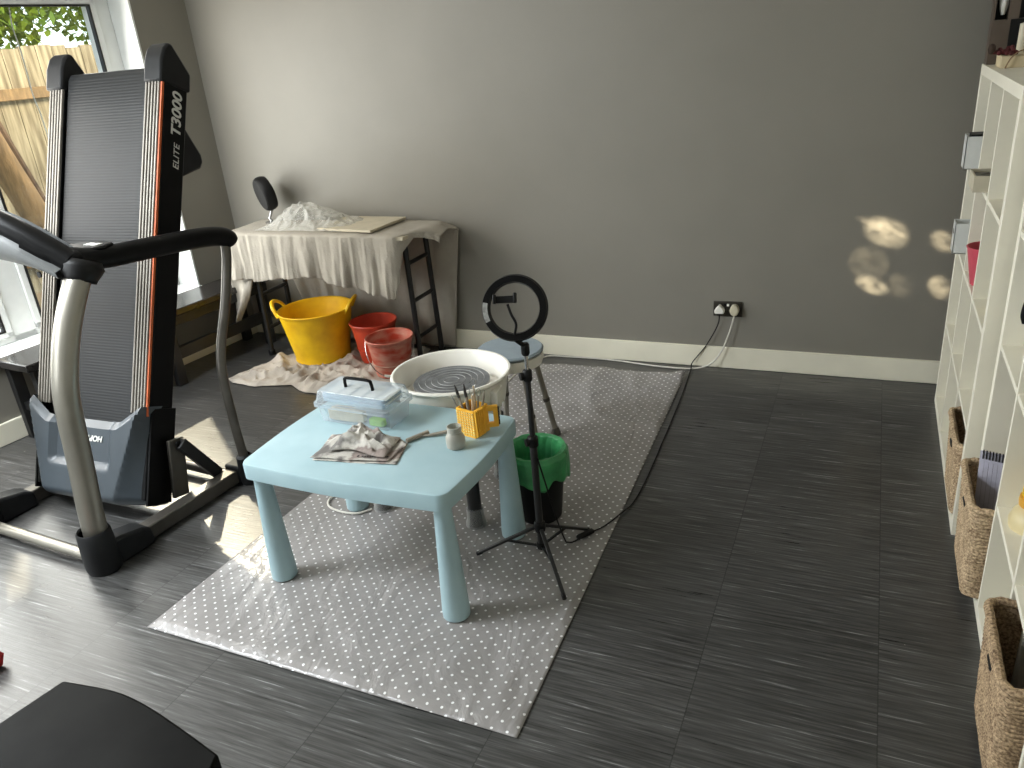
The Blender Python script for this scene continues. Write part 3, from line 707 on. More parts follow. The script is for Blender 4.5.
# ------------------------------------------------------------------ dotted mat
mme = MB()
def edge_l(y): return lerp(-2.085, -2.03, (y-1.37)/2.45)
def edge_r(y): return lerp(-.728, -.815, (y-1.35)/2.5)
def dmat(u, v):
    y = lerp(1.36+.016*(1-u), 3.845, v); x = lerp(edge_l(y), edge_r(y), u)
    wv = max(0, min(1, max((1.66-y)/.1, (y-3.12)/.1, (x+.80)/.03)))
    z = .0035+wv*(.016*max(0, ridge(x*2.3+y*.5, y*2.1, 4)-.5)+.006*max(0, ridge(x*6, y*2.5, 8)-.3))
    if u < .012 or u > .988 or v < .01: z = .004
    if u > .93 and v > .95: z += ((u-.93)/.07)*((v-.95)/.05)*.03
    return (x, y, z)
mme.grid(dmat, 130, 180)
mo = obj('dotted_mat', mme, 'mat', loc=(0, 0, 0), ang=180, solid=.0012)
uvl = mo.data.uv_layers.new(name='UVMap')
for lp in mo.data.loops:
    c = mo.data.vertices[lp.vertex_index].co; uvl.data[lp.index].uv = (c.x+3, c.y+3)
tag(mo, 'grey wipe-clean mat with small white polka dots spread on the floor under the blue table', 'mat')

# ------------------------------------------------------------------ pale blue childrens table
bt = empty('childrens_table', (-1.46, 1.99, .005), "pale blue plastic children's table with tapered legs holding pottery tools", 'table')
def rrect(x0, x1, y0, y1, r, bulge=.0, n=8):
    pts = []
    for cx, cy, a0 in ((x1-r, y1-r, 0), (x0+r, y1-r, 90), (x0+r, y0+r, 180), (x1-r, y0+r, 270)):
        for k in range(n+1):
            a = math.radians(a0+90*k/n); pts.append((cx+r*math.cos(a), cy+r*math.sin(a)))
    out = []
    m = len(pts)
    for i in range(m):
        a, b = V(pts[i]).to_3d(), V(pts[(i+1) % m]).to_3d(); out.append((a.x, a.y))
        if (b-a).length > .1:
            nrm = V((b.y-a.y, -(b.x-a.x), 0)).normalized()
            for k in range(1, 12):
                t = k/12; p = a.lerp(b, t)+nrm*bulge*math.sin(PI*t); out.append((p.x, p.y))
    return out
tp = rrect(-1.855, -1.068, 1.708, 2.268, .04, .012)
mb = MB(); n = len(tp); cx, cy = -1.4615, 1.988
levels = [(0, .424, 1), (0, .472, 1), (.004, .479, 1), (.012, .481, 1)]
vs = []
for ins, z, _ in levels:
    for x, y in tp:
        d = V((x-cx, y-cy, 0)); s = 1-ins/d.length; vs.append((cx+d.x*s, cy+d.y*s, z))
fs = [tuple(reversed(range(n))), tuple((len(levels)-1)*n+k for k in range(n))]
for i in range(len(levels)-1):
    for k in range(n): l = (k+1) % n; fs.append((i*n+k, i*n+l, (i+1)*n+l, (i+1)*n+k))
mb.add(vs, fs); obj('tabletop', mb, 'blue', bt)
for x, y in ((-1.108, 1.752), (-1.806, 1.752), (-1.108, 2.224), (-1.806, 2.224)):
    obj('leg', MB().lathe([(.040, .0), (.045, .006), (.0455, .03), (.028, .41), (.028, .426)], (x, y, .005), 28, capt=True), 'blue', bt)
TT = .481

# toolbox
bx = empty('toolbox', (-1.62, 2.13, TT), 'clear plastic carry box of trays with a dark handle on the blue table', 'toolbox')
R0 = math.radians(-3)
def BX(x, y, z): 
    c, s = math.cos(R0), math.sin(R0); return (-1.615+c*x-s*y, 2.125+s*x+c*y, TT+z)
def shell(mb, lv):
    m = None; vs = []; fs = []
    for (hx, hy, z) in lv:
        ring = rrect(-hx, hx, -hy, hy, .016, 0, 4); ring = ring if m is None or len(ring) == m else ring
        m = len(ring) if m is None else m; vs += [BX(x, y, z) for x, y in ring[:m]]
    for i in range(len(lv)-1):
        for k in range(m): l = (k+1) % m; fs.append((i*m+k, i*m+l, (i+1)*m+l, (i+1)*m+k))
    return mb.add(vs, fs), m
mb = MB(); mb, m = shell(mb, [(.148, .072, .002), (.155, .078, .06), (.162, .086, .061), (.162, .086, .072)]); mb.f.append(tuple(reversed(range(m))))
obj('box_body', mb, 'clear', bx)
mb = MB(); mb, m = shell(mb, [(.164, .088, .062), (.164, .088, .078), (.158, .082, .079), (.150, .074, .117), (.146, .070, .121)]); mb.f.append(tuple(4*m+k for k in range(m)))
lid = obj('lid', mb, 'clear', bx)
hp = smooth_path([BX(-.06, -.01, .119), BX(-.058, -.012, .146), BX(-.046, -.013, .158), BX(.046, -.013, .158), BX(.058, -.012, .146), BX(.06, -.01, .119)], 4)
obj('handle', MB().tube(hp, .0055, 8, flat=1.2), 'blackgloss', lid)
for k, z in enumerate((.078, .095)):
    mb = MB(); mb.prism(rrect(-.138, .138, -.06, .06, .012, 0, 3), lambda x, y, q: BX(x, y, q), z, z+.012)
    tr_ = obj('tray', mb, 'tray', bx)
    mb = MB()
    for j in range(5): x = -.12+j*.055; mb.prism([(x, -.05), (x+.045, -.05), (x+.04, .05), (x, .05)], lambda x, y, q: BX(x, y, q), z+.0125, z+.015)
    obj('divider', mb, 'paper', tr_)
tag(obj('scraper', MB().prism([(-.125, -.055), (-.10, -.062), (.0, -.058), (.03, -.05), (.03, -.028), (-.01, -.02), (-.06, -.01), (-.12, -.015)], lambda x, y, q: BX(x, y, q), .006, .045), 'wood', bevel=.003), 'pale wooden paddle lying inside the clear carry box', 'paddle')
tag(obj('sponge', MB().prism(rrect(.055, .12, -.06, -.03, .012, 0, 4), lambda x, y, q: BX(x, y, q), .005, .028), pbr('lime_sponge', srgb(150, 200, 70), .8, bump=.3), bevel=.003), 'lime green sponge inside the clear carry box', 'sponge')

# newspaper
NC = V((-1.485, 1.905, TT)); nr = math.radians(9)
def NP(x, y, z): c, s = math.cos(nr), math.sin(nr); return (NC.x+c*x-s*y, NC.y+s*x+c*y, TT+z)
nw = empty('newspaper', NC, 'crumpled folded newspaper lying on the blue table in front of the clear box', 'newspaper')
def page(hx, hy, z0, amp, sd):
    def f(u, v):
        x = lerp(-hx, hx, u); y = lerp(-hy, hy, v)
        if v > .75 and u > .8: y -= (u-.8)*.25
        return NP(x+.02*(v-.5)*(1 if sd else -1), y, z0+amp*abs(nz(x*14, y*14, sd))+.002*math.sin(u*9))
    return f
obj('page', MB().grid(page(.150, .092, .0015, .004, 0), 30, 20), 'news', nw, solid=.0015, ang=180)
obj('page', MB().grid(page(.140, .085, .007, .006, 3), 30, 20), 'news', nw, solid=.0015, ang=180)
def crum(u, v):
    x = lerp(-.10, .115, u); y = lerp(-.055, .085, v)
    e = min(1, 5*min(u, 1-u))*min(1, 5*min(v, 1-v))
    h = .018+e*(.020*math.exp(-((u-.35)/.3)**2)+.024*max(0, ridge(u*3.1, v*3.6, 11))+.012*ridge(u*7, v*6, 5))
    return NP(x, y+.02*math.sin(u*5), h)
mb = MB()
for k in range(13):
    if k in (1, 8): continue
    a = .015+k*.0085; mb.box(a, a+.0058, -.074+.0006*k, -.074+.0006*k+random.uniform(.006, .011), .0138, .0146, fn=NP)
obj('print_block', mb, 'black', nw)
obj('crumpled_page', MB().grid(crum, 30, 24), 'news', nw, solid=.001, ang=24)

# stick, brush, jar, mug and tools
tag(obj('wooden_stick', MB().tube([(-1.358, 1.985, TT+.009), (-1.318, 2.062, TT+.009)], .008, 12), 'stick'), 'short thick clay-coated stick on the blue table between newspaper and jar', 'stick')
br = empty('trimming_tool', (-1.27, 2.05, TT), 'thin clay-coated loop tool lying against the glass jar on the blue table', 'pottery tool')
obj('handle', MB().tube([(-1.322, 2.034, TT+.007), (-1.29, 2.052, TT+.008), (-1.252, 2.077, TT+.011)], [.003, .006, .0065], 10), 'stick', br)
obj('loop', MB().tube([V((-1.247, 2.08, TT+.013))+V((.012+.012*math.cos(a), .008+.008*math.cos(a), .011*math.sin(a))) for a in [2*PI*k/16 for k in range(16)]], .0013, 6, closed=True), 'steel', br)
jr = empty('jar', (-1.180, 2.004, TT), 'small clay-dusted glass jar on the blue table in front of the yellow mug', 'jar')
obj('jar_body', MB().lathe([(.026, 0), (.031, .004), (.0325, .02), (.032, .038), (.026, .05), (.022, .056), (.0225, .058), (.0245, .06), (.0245, .076), (.022, .077), (.02, .07), (.02, .055), (.029, .036), (.029, .008), (0, .006)], (-1.180, 2.004, TT), 28), 'jar', jr)
obj('slip', MB().lathe([(.027, .008), (.028, .036), (.018, .052), (0, .053)], (-1.180, 2.004, TT), 24), 'stick', jr)
mg = empty('mug', (-1.165, 2.118, TT), 'yellow building-brick style mug holding pottery tools at the table corner', 'mug')
mr = math.radians(-14)
def MG(x, y, z): c, s = math.cos(mr), math.sin(mr); return (-1.168+c*x-s*y, 2.118+s*x+c*y, TT+z)
mb = MB(); a = .038
for q in ((-a, a, -a, -a+.005), (-a, a, a-.005, a), (-a, -a+.005, -a+.005, a-.005), (a-.005, a, -a+.005, a-.005)): mb.box(q[0], q[1], q[2], q[3], 0, .1, fn=MG)
mb.box(-a+.006, a-.006, -a+.006, a-.006, .001, .006, fn=MG)
mbod = obj('mug_body', mb, 'mugy', mg)
mb = MB()
for k in range(7):     # ribbed corner stacks
    pass
for i in range(5):
    y_ = -a+.002+i*.0095; mb.box(a, a+.008, y_, y_+.005, .004, .1, fn=MG)
obj('rib_block', mb, 'mugy', mg)
mb = MB()
for i in range(5):
    for j in range(9):
        mb.lathe([(.0034, 0), (.0032, .003)], MG(-a-.0, -.03+i*.015, .012+j*.0098), 8, axis=V(MG(-1, 0, 0))-V(MG(0, 0, 0)), capt=True)
for i in range(7):
    for j in range(9):
        mb.lathe([(.0034, 0), (.0032, .003)], MG(-.033+i*.011, -a, .012+j*.0098), 8, axis=V(MG(0, -1, 0))-V(MG(0, 0, 0)), capt=True)
o_ = obj('stud', mb, pbr('pale_yellow_studs', srgb(255, 222, 140), .4), mg); o_['kind'] = 'stuff'
mb = MB()
ca, sa = math.cos(math.radians(42)), math.sin(math.radians(42))
def MH(x, y, z): return MG(ca*x-sa*y, sa*x+ca*y, z)
for q in ((.046, .078, .075, .092), (.046, .078, .014, .03), (.07, .086, .0145, .0915)): mb.box(q[0], q[1], -.008, .008, q[2], q[3], fn=MH)
hnd = obj('handle', mb, 'mugy', mg, bevel=.002)
mb = MB()
for j in range(6): mb.box(.086, .091, -.007, .007, .022+j*.011, .03+j*.011, fn=MH)
obj('handle_stud', mb, 'tooldark', hnd)
tools = [(-.022, -.018, -.03, -.018, .150, 'tooldark', 'b', 'dark-handled pointed modelling tool leaning left in the yellow mug'), (-.01, -.012, -.006, 0, .152, 'tooldark', 'k', 'black-tipped knife tool standing upright in the yellow mug'),
         (.005, .012, .008, .0, .168, 'wood', 'l', 'pale ribbon tool with the tallest wire loop in the yellow mug'), (.012, -.01, .012, -.004, .145, 'wood', 'l', 'pale loop tool standing between taller tools in the yellow mug'),
         (.022, .005, .02, 0, .138, 'stick', 'l', 'grey clay-coated loop tool at the right of the yellow mug'), (-.02, .01, -.022, .0, .130, 'tooldark', 'b', 'short dark brush handle at the back of the yellow mug'),
         (-.028, -.02, -.045, -.025, .118, 'steel', 'p', 'thin steel needle tool leaning far left out of the yellow mug'), (.024, .02, .03, .01, .128, 'stick', 'b', 'stubby brown wooden stick at the back corner of the yellow mug')]
for (x, y, dx, dy, h, mt, kd, lb) in tools:
    h *= 1.2
    g = empty('pottery_tool', MG(x*.6, y*.6, .008), lb, 'pottery tool', 'pottery tools in the yellow mug')
    p0 = V(MG(x*.6-dx*.1, y*.6-dy*.1, .008)); p1 = V(MG(x+dx*.6, y+dy*.6, h))
    d = (p1-p0)
    if kd == 'l':
        e = p0+d*.84; obj('handle', MB().tube([p0, p0+d*.5, e], [.0038, .0048, .0035], 8), mt, g)
        r_ = V((d.y, -d.x, 0)); r_ = r_.normalized() if r_.length > 1e-4 else V((1, 0, 0)); r_ = V((.9, .3, 0)).normalized(); dn = d.normalized()
        obj('loop', MB().tube([e+dn*.013+r_*.008*math.cos(q)+dn*.014*math.sin(q) for q in [2*PI*k/16 for k in range(16)]], .0012, 6, closed=True), 'steel', g)
    else:
        w = .0022 if kd == 'p' else .0042
        obj('handle', MB().tube([p0, p0+d*.72], [w*1.1, w*1.1], 8), 'stick' if kd in 'bk' else mt, g)
        obj('tip', MB().tube([p0+d*.72, p0+d*.85, p1], [w*1.05, w*1.2, w*.35], 8), mt, g)

# ------------------------------------------------------------------ pottery wheel
PW = V((-1.455, 2.50, 0))
wh = empty('pottery_wheel_unit', PW, 'white pottery wheel with a deep splash pan and grey wheel head behind the blue table', 'pottery wheel')
obj('splash_pan', MB().lathe([(.195, .40), (.205, .405), (.215, .46), (.219, .505), (.232, .515), (.236, .523), (.232, .530), (.224, .530), (.212, .518), (.200, .44), (.06, .432)], PW, 64, sx=1.02, sy=1.0), 'cream', wh)
hdp = MB().lathe([(.035, .43), (.035, .47), (.15, .472), (.153, .476), (.153, .484), (.150, .487), (.0, .487)], PW, 56, capb=False)
# throwing rings
hh = obj('wheel_head', hdp, 'head', wh)
mb = MB()
for r in (.03, .055, .08, .105, .13): mb.lathe([(r-.0015, .4868), (r, .4885), (r+.0015, .4868)], PW, 56, capb=False)
obj('groove_ring', mb, pbr('pale_ring', srgb(150, 150, 148), .5), hh)
obj('wheel_body', MB().prism(rrect(-1.61, -1.30, 2.35, 2.66, .08), lambda a, b, c: (a, b, c), .27, .40), 'cream', wh, bevel=.01)
for x, y in ((-1.695, 2.245), (-1.275, 2.245), (-1.58, 2.62), (-1.33, 2.62)):
    l = obj('leg', MB().tube([(x, y, .006), (x, y, .30 if y > 2.5 else .36)], .027, 16), 'blackmetal', wh)
    obj('foot', MB().lathe([(.040, .0), (.040, .012), (.034, .03), (.033, .075), (.029, .078)], (x, y, .006), 20), clear('cloudy_foot_cover', (.85, .85, .85, 1), .18, .4, (.6, .6, .58, 1)), l)
obj('pan_clip', MB().prism([(0, 0), (.05, .01), (.055, -.04), (.03, -.075), (.0, -.05)], lambda a, b, c: (-1.25+c, 2.42+a, .49+b), 0, .03), 'cream', wh, bevel=.004)
tag(obj('pedal_cord', MB().tube(smooth_path([(-1.69, 2.30, .3), (-1.73, 2.32, .05), (-1.80, 2.34, .011), (-1.90, 2.325, .011), (-1.955, 2.25, .011), (-1.93, 2.19, .011), (-1.86, 2.165, .011), (-1.78, 2.17, .011), (-1.735, 2.215, .011)]), .0045, 8), 'cable_w'), 'white cord looped on the dotted mat under the blue table', 'cord')

# ------------------------------------------------------------------ round stool
SC = V((-1.385, 2.915, 0))
st = empty('stool', SC, 'round stool with blue-grey seat and metal legs behind the pottery wheel', 'stool')
obj('seat', MB().lathe([(.0, .452), (.135, .452), (.146, .458), (.148, .466), (.14, .473), (.0, .475)], SC, 48, capb=False), 'seat', st)
obj('apron', MB().lathe([(.12, .40), (.138, .403), (.147, .43), (.1465, .4515), (.12, .4515)], SC, 48), 'cream', st)
for a in (40, -25-12, 130, 225):
    d = V((math.cos(math.radians(a)), math.sin(math.radians(a)), 0))
    l = obj('leg', MB().tube([SC+d*.105+Z*.42, SC+d*.185+Z*.02], .0135, 12), 'silver', st)
    obj('leg_collar', MB().tube([SC+d*.148+Z*.20, SC+d*.152+Z*.185], .0165, 12), 'darksteel', l)
    obj('rubber_tip', MB().lathe([(.024, 0), (.022, .012), (.015, .035)], SC+d*.185+Z*.006, 14, capt=True), 'darksteel', l)

# ------------------------------------------------------------------ bin
BC = V((-1.062, 2.382, .006))
bn = empty('waste_bin', BC, 'black waste bin with a green bag liner beside the ring light stand', 'bin')
obj('bin_body', MB().lathe([(.078, 0), (.082, .005), (.108, .27), (.112, .285), (.108, .286), (.104, .275), (.078, .012), (0, .01)], BC, 36), 'black', bn)
mb = MB(); prof = [(.074, .03), (.09, .14), (.102, .27), (.107, .292), (.113, .295), (.117, .285), (.118, .255), (.1175, .215)]
def lin(u, v):
    i = v*(len(prof)-1.0001); k = int(i); f = i-k; r = lerp(prof[k][0], prof[k+1][0], f); h = lerp(prof[k][1], prof[k+1][1], f); a = 2*PI*u
    if v > .7: h += -.035*(v-.7)/.3*(1+nz(math.cos(a)*2, math.sin(a)*2, 3)*1.6)+.03*(v-.7)
    r += .004*nz(math.cos(a)*5, math.sin(a)*5+v*6)*(1 if v > .45 else 0)+(.004 if v > .7 else 0)
    if v < .45: r -= .006+.016*abs(nz(math.cos(a)*4, math.sin(a)*4, v*4))
    q = a % (2*PI)
    return BC+V((math.cos(a)*r, math.sin(a)*r, h))
mb.grid(lin, 90, 40)
obj('bin_liner', mb, 'green', bn, ang=180, solid=.001)

# ------------------------------------------------------------------ ring light
RL = V((-.958, 2.13, .006))
rl = empty('ring_light', RL, 'black ring light with a phone holder on a slim tripod stand on the dotted mat', 'ring light')
obj('pole', MB().tube([RL+Z*.03, RL+Z*.46], .0125, 14), 'blackmetal', rl)
obj('pole', MB().tube([RL+Z*.45, RL+Z*.70], .0095, 12), 'blackmetal', rl)
obj('pole', MB().tube([RL+Z*.69, RL+Z*.775], .0065, 12), 'chrome', rl)
for z, r in ((.46, .018), (.70, .0155)):
    c = obj('collar', MB().lathe([(r*.8, -.02), (r, -.015), (r, .015), (r*.75, .02)], RL+Z*z, 16, capt=True), 'black', rl)
    obj('knob', MB().lathe([(.005, 0), (.006, .014), (.013, .016), (.013, .026)], RL+Z*z, 12, axis=(-.7, -.7, 0), capt=True), 'black', c)
obj('hub', MB().lathe([(.017, -.02), (.02, -.01), (.02, .014), (.015, .02)], RL+Z*.125, 16, capt=True), 'black', rl)
obj('hub', MB().lathe([(.015, -.012), (.018, 0), (.015, .012)], RL+Z*.045, 16, capt=True), 'black', rl)
for fx_, fy_ in ((-1.178, 2.063), (-.80, 1.925), (-.85, 2.315)):
    f = V((fx_, fy_, .018)); d = (V((fx_, fy_, 0))-V((RL.x, RL.y, 0))).normalized()
    top = RL+d*.018+Z*.12
    lg = obj('leg', MB().bar(top, f, .013, .011), 'blackmetal', rl, bevel=.002)
    mid = top.lerp(f, .5)
    obj('brace', MB().bar(RL+d*.016+Z*.045, mid, .009, .005), 'blackmetal', lg)
    obj('rubber_foot', MB().tube([f+d*-.012+V((0, 0, .003)), f+d*.006-V((0, 0, .004))], .008, 10), 'black', lg)
rc = RL+V((-.026, .0, .926)); rn = V((.24, -.86, .30)).normalized(); rx = Z.cross(rn).normalized(); ry = rn.cross(rx)
def ringm(r0, r1, d0, d1, seg=64):
    mb = MB(); vs = []; fs = []
    sec = [(r0, d0), (r0+.004, d1), (r1-.005, d1), (r1, d0)]
    for k in range(seg):
        a = 2*PI*k/seg
        for r, d in sec: vs.append(rc+(rx*math.cos(a)+ry*math.sin(a))*r+rn*d)
    for k in range(seg):
        l = (k+1) % seg
        for j in range(4): fs.append((k*4+j, l*4+j, l*4+(j+1) % 4, k*4+(j+1) % 4))
    return mb.add(vs, fs)
rg = obj('ring', ringm(.0775, .106, -.012, .008), 'blackgloss', rl)
mb = MB(); seg = 16
mb.grid(lambda u, v: rc+(rx*math.cos(math.radians(lerp(168, 206, u)))+ry*math.sin(math.radians(lerp(168, 206, u))))*lerp(.084, .100, v)+rn*.0088, 16, 2)
obj('sticker', mb, pbr('pale_grey_sticker', srgb(150, 150, 146), .5, var=.2, vscale=90), rg)
obj('tilt_joint', MB().lathe([(.011, 0), (.014, .006), (.014, .036), (.009, .042)], RL+Z*.77, 14, capt=True), 'black', rl)
obj('tilt_joint', MB().tube([RL+Z*.80, rc-ry*.098], .008, 10), 'black', rl)
gp = smooth_path([rc-ry*.084+rn*.012, rc-ry*.05+rn*.028+rx*.008, rc-ry*.02+rn*.04-rx*.004, rc+ry*.012+rn*.045-rx*.014], 6)
gn = obj('gooseneck', MB().tube(gp, .0042, 10), 'black', rl)
hc = rc+ry*.026+rn*.05-rx*.020
def HC(a, b, c): return hc+rx*a+ry*b+rn*c
mb = MB(); mb.box(-.034, .034, -.011, .011, -.006, .006, fn=HC); mb.box(.028, .036, -.012, .02, -.006, .022, fn=HC); mb.box(-.036, -.028, -.013, .016, -.006, .022, fn=HC)
obj('phone_holder', mb, 'black', rl, bevel=.003)
pc = empty('power_cord', (-.82, 2.33, .006), 'black power cord with an inline switch running from the ring light to the wall socket', 'cord')
path = smooth_path([RL+V((.013, -.004, .40)), (-.925, 2.135, .30), (-.905, 2.165, .14), (-.90, 2.215, .025), (-.895, 2.225, .012), (-.878, 2.232, .011), (-.862, 2.262, .011), (-.848, 2.293, .011), (-.80, 2.36, .011), (-.762, 2.468, .011), (-.742, 2.56, .005), (-.738, 2.75, .005), (-.752, 3.1, .005), (-.77, 3.5, .005), (-.79, 3.8, .005), (-.80, 3.93, .01), (-.80, 3.975, .03), (-.735, 3.99, .12), (-.675, 3.99, .24), (-.664, 3.985, .312)], 6)
obj('cable', MB().tube(path, .003, 8), 'black', pc)
obj('inline_switch', MB().bar((-.868, 2.255, .016), (-.828, 2.318, .016), .02, .014), 'black', pc, bevel=.004)

# socket, plugs and white cord
so = empty('wall_socket', (-.626, YB, .29), 'double wall socket with a dark nickel plate on the grey wall', 'socket')
obj('plate', MB().box(-.70, -.553, YB-.009, YB-.0005, .289, .371), 'socket', so, bevel=.003)
for x, mt in ((-.640, 'black'), (-.625, 'plugw')): obj('rocker', MB().box(x-.006, x+.006, YB-.013, YB-.009, .346, .359), mt, so, bevel=.001)
pl = tag(obj('plug', MB().prism([(-.688, .312), (-.641, .312), (-.639, .328), (-.644, .338), (-.665, .360), (-.685, .338), (-.690, .328)], lambda a, b, c: (a, c, b), YB-.046, YB-.0095), 'plugw', bevel=.005), 'white house-shaped plug in the left half of the wall socket', 'plug')
tag(obj('plug', MB().prism([(-.589+.023*math.cos(a), .332+.03*math.sin(a)) for a in [2*PI*k/20 for k in range(20)]], lambda a, b, c: (a, c, b), YB-.043, YB-.0095), 'plugc', bevel=.005), 'rounded cream plug in the right half of the wall socket', 'plug')
wp = smooth_path([(-.589, 3.985, .305), (-.600, 3.98, .25), (-.62, 3.975, .18), (-.65, 3.97, .10), (-.70, 3.955, .035), (-.77, 3.945, .009), (-.85, 3.93, .006), (-1.0, 3.935, .006), (-1.2, 3.965, .006), (-1.34, 3.975, .006), (-1.5, 3.97, .006), (-1.66, 3.93, .006), (-1.72, 3.6, .006), (-1.66, 3.2, .012), (-1.62, 2.95, .02), (-1.6, 2.80, .1), (-1.58, 2.77, .3)], 7)
tag(obj('power_cord', MB().tube(wp, .0042, 8), 'cable_w'), 'white power cord running along the skirting from the wall socket', 'cord')

# ------------------------------------------------------------------ shelving
def unit(x0, ya, yb, ncol, skip, label):
    x1 = x0+.385; H = 1.463; u = empty('shelving_unit', ((x0+x1)/2, (ya+yb)/2, 0), label, 'shelving', 'white cube shelving units')
    t = .038; s = .016
    obj('top_panel', MB().box(x0, x1, ya, yb, H-t, H), 'shelf', u, bevel=.0015)
    obj('bottom_panel', MB().box(x0, x1, ya, yb, 0, t), 'shelf', u, bevel=.0015)
    for y in (ya, yb-t): obj('side_panel', MB().box(x0, x1, y, y+t, t, H-t), 'shelf', u, bevel=.0015)
    cw = (yb-ya-2*t-(ncol-1)*s)/ncol; ys = []
    for k in range(ncol):
        c0 = yb-t-k*(cw+s)-cw; ys.append((c0, c0+cw))
        if k < ncol-1: obj('divider', MB().box(x0, x1, c0-s, c0, t, H-t), 'shelf', u, bevel=.001)
        for j, z in enumerate((.375, .72, 1.066)):
            if (k, j) in skip: continue
            obj('shelf', MB().box(x0+.002, x1, c0, c0+cw, z, z+s), 'shelf', u, bevel=.001)
        for z in (.22, .56, .90, 1.25):
            if not (k == 1): continue
    return u, ys
u1, c1 = unit(.36, 2.66, 3.80, 3, (), 'white cube shelving unit reaching the far corner, holding a pink pot and one basket')
u2, c2 = unit(.40, .75, 2.625, 5, ((0, 0),), 'nearer white cube shelving unit holding two seagrass baskets and a kettle')
# dowel-hole covers on the dividers facing the camera
mb = MB()
for z in (.21, .62): mb.ball((.56, c2[1][1]+.0005, z), .006, 10, 6)
mb.ball((.56, c2[0][1]+.0, .64), .006, 10, 6)
obj('screw_cap', mb, 'shelf', u2)
SZ = (.391, .736, 1.082)

def basket(x0, x1, y0, y1, z0, z1, label, mat='basket'):
    b = empty('seagrass_basket', ((x0+x1)/2, (y0+y1)/2, z0), label, 'basket', 'seagrass baskets in the shelving')
    rows = 27; mb = MB(); h = (z1-z0)/rows
    for k in range(rows):
        z = z0+h*(k+.5); ins = .012*(1-k/rows)
        ring = rrect(x0+ins, x1-ins, y0+ins, y1-ins, .025, 0, 3)
        pts = []; m = len(ring)
        for i in range(m):
            a, c = V(ring[i]).to_3d(), V(ring[(i+1) % m]).to_3d(); nn = max(1, int((c-a).length/.012))
            for j in range(nn): pts.append(a.lerp(c, j/nn))
        mm = len(pts)
        path = []
        for i, p in enumerate(pts):
            w = .0035*math.sin(i*PI+k*PI); path.append(V((p.x, p.y, z+.002*math.sin(i*1.3+k)))+V((p.x-(x0+x1)/2, p.y-(y0+y1)/2, 0)).normalized()*w)
        mb.tube(path, h*.60, 7, closed=True)
    # inner liner so that no gaps show, and the floor
    ring = rrect(x0+.014, x1-.014, y0+.014, y1-.014, .025, 0, 3)
    n = len(ring); mb.add([(x, y, z0+.004) for x, y in ring]+[(x, y, z1-.01) for x, y in ring], [tuple(range(n))]+[(i, (i+1) % n, n+(i+1) % n, n+i) for i in range(n)])
    body = obj('basket_body', mb, M[mat], b, ang=180)
    ring = rrect(x0-.002, x1+.002, y0-.002, y1+.002, .03, 0, 4)
    pts = []; m = len(ring)
    for i in range(m):
        a, c = V(ring[i]).to_3d(), V(ring[(i+1) % m]).to_3d(); nn = max(1, int((c-a).length/.012))
        for j in range(nn): q = a.lerp(c, j/nn); pts.append(V((q.x, q.y, z1+.0025*math.sin(len(pts)*2.1))))
    obj('rim', MB().tube(pts, .011, 8, closed=True), M[mat], b)
    mb = MB(); yc = (y0+y1)/2; mb.box(x0-.007, x0+.02, yc-.03, yc+.03, z1-.07, z1-.052)
    obj('handle_slot', mb, 'black', b, bevel=.008)
    return b
basket(.346, .70, c1[2][0]+.015, c1[2][1]-.02, .042, .315, 'seagrass basket in the far shelving unit, closest to the back wall', 'basket')
basket(.350, .72, c2[0][0]+.012, c2[0][1]-.03, .042, .350, 'seagrass basket with a spiral notepad sticking out of its top', 'basket')
basket(.350, .73, c2[2][0]+.02, c2[2][1]-.02, .042, .348, 'seagrass basket at the bottom right corner of the photo, nearest the camera', 'basket2')
# notepad in the second basket
npd = empty('notepad', (.42, 2.44, .24), 'spiral-bound notepad with ruled lilac pages sticking out of the middle basket', 'notepad')
mb = MB(); NB = [(.387, 2.445, .318), (.45, 2.43, .318)]
P0, P1 = V((.383, 2.45, .20)), V((.452, 2.43, .20)); P2 = V((.380, 2.49, .425)); ex_ = (P1-P0); ey_ = P2-P0; en = ex_.cross(ey_).normalized()
def NPD(a, b, c): return P0+ex_*a+ey_*b-en*c*-1
mb.box(0, 1, 0, 1, -.004, .004, fn=NPD); pg = obj('pad', mb, pbr('lilac_paper', srgb(186, 184, 200), .7), npd)
mb = MB()
for k in range(5): mb.box(.18+.17*k, .19+.17*k, .12, .86, .004, .0046, fn=NPD)
obj('ruled_line', mb, pbr('grey_ruling', srgb(130, 130, 140), .7), pg)
mb = MB()
for k in range(7): mb.box(.1+.12*k, .15+.12*k, .9, 1.02, .003, .007, fn=NPD)
obj('spiral', mb, 'black', npd)
tag(obj('dark_roll', MB().lathe([(.03, 0), (.034, .02), (.034, .2), (.03, .21)], (.405, 2.335, .055), 20, capt=True), 'black'), 'dark round roll standing inside the middle seagrass basket', 'roll')
tag(obj('paper_bag', MB().prism([(-.025, -.02), (.025, -.025), (.03, .02), (-.02, .025)], lambda a, b, c: (.44+a, c2[2][1]-.085+b, c), .06, .32), 'paper', bevel=.01), 'white paper packet inside the nearest seagrass basket', 'packet')
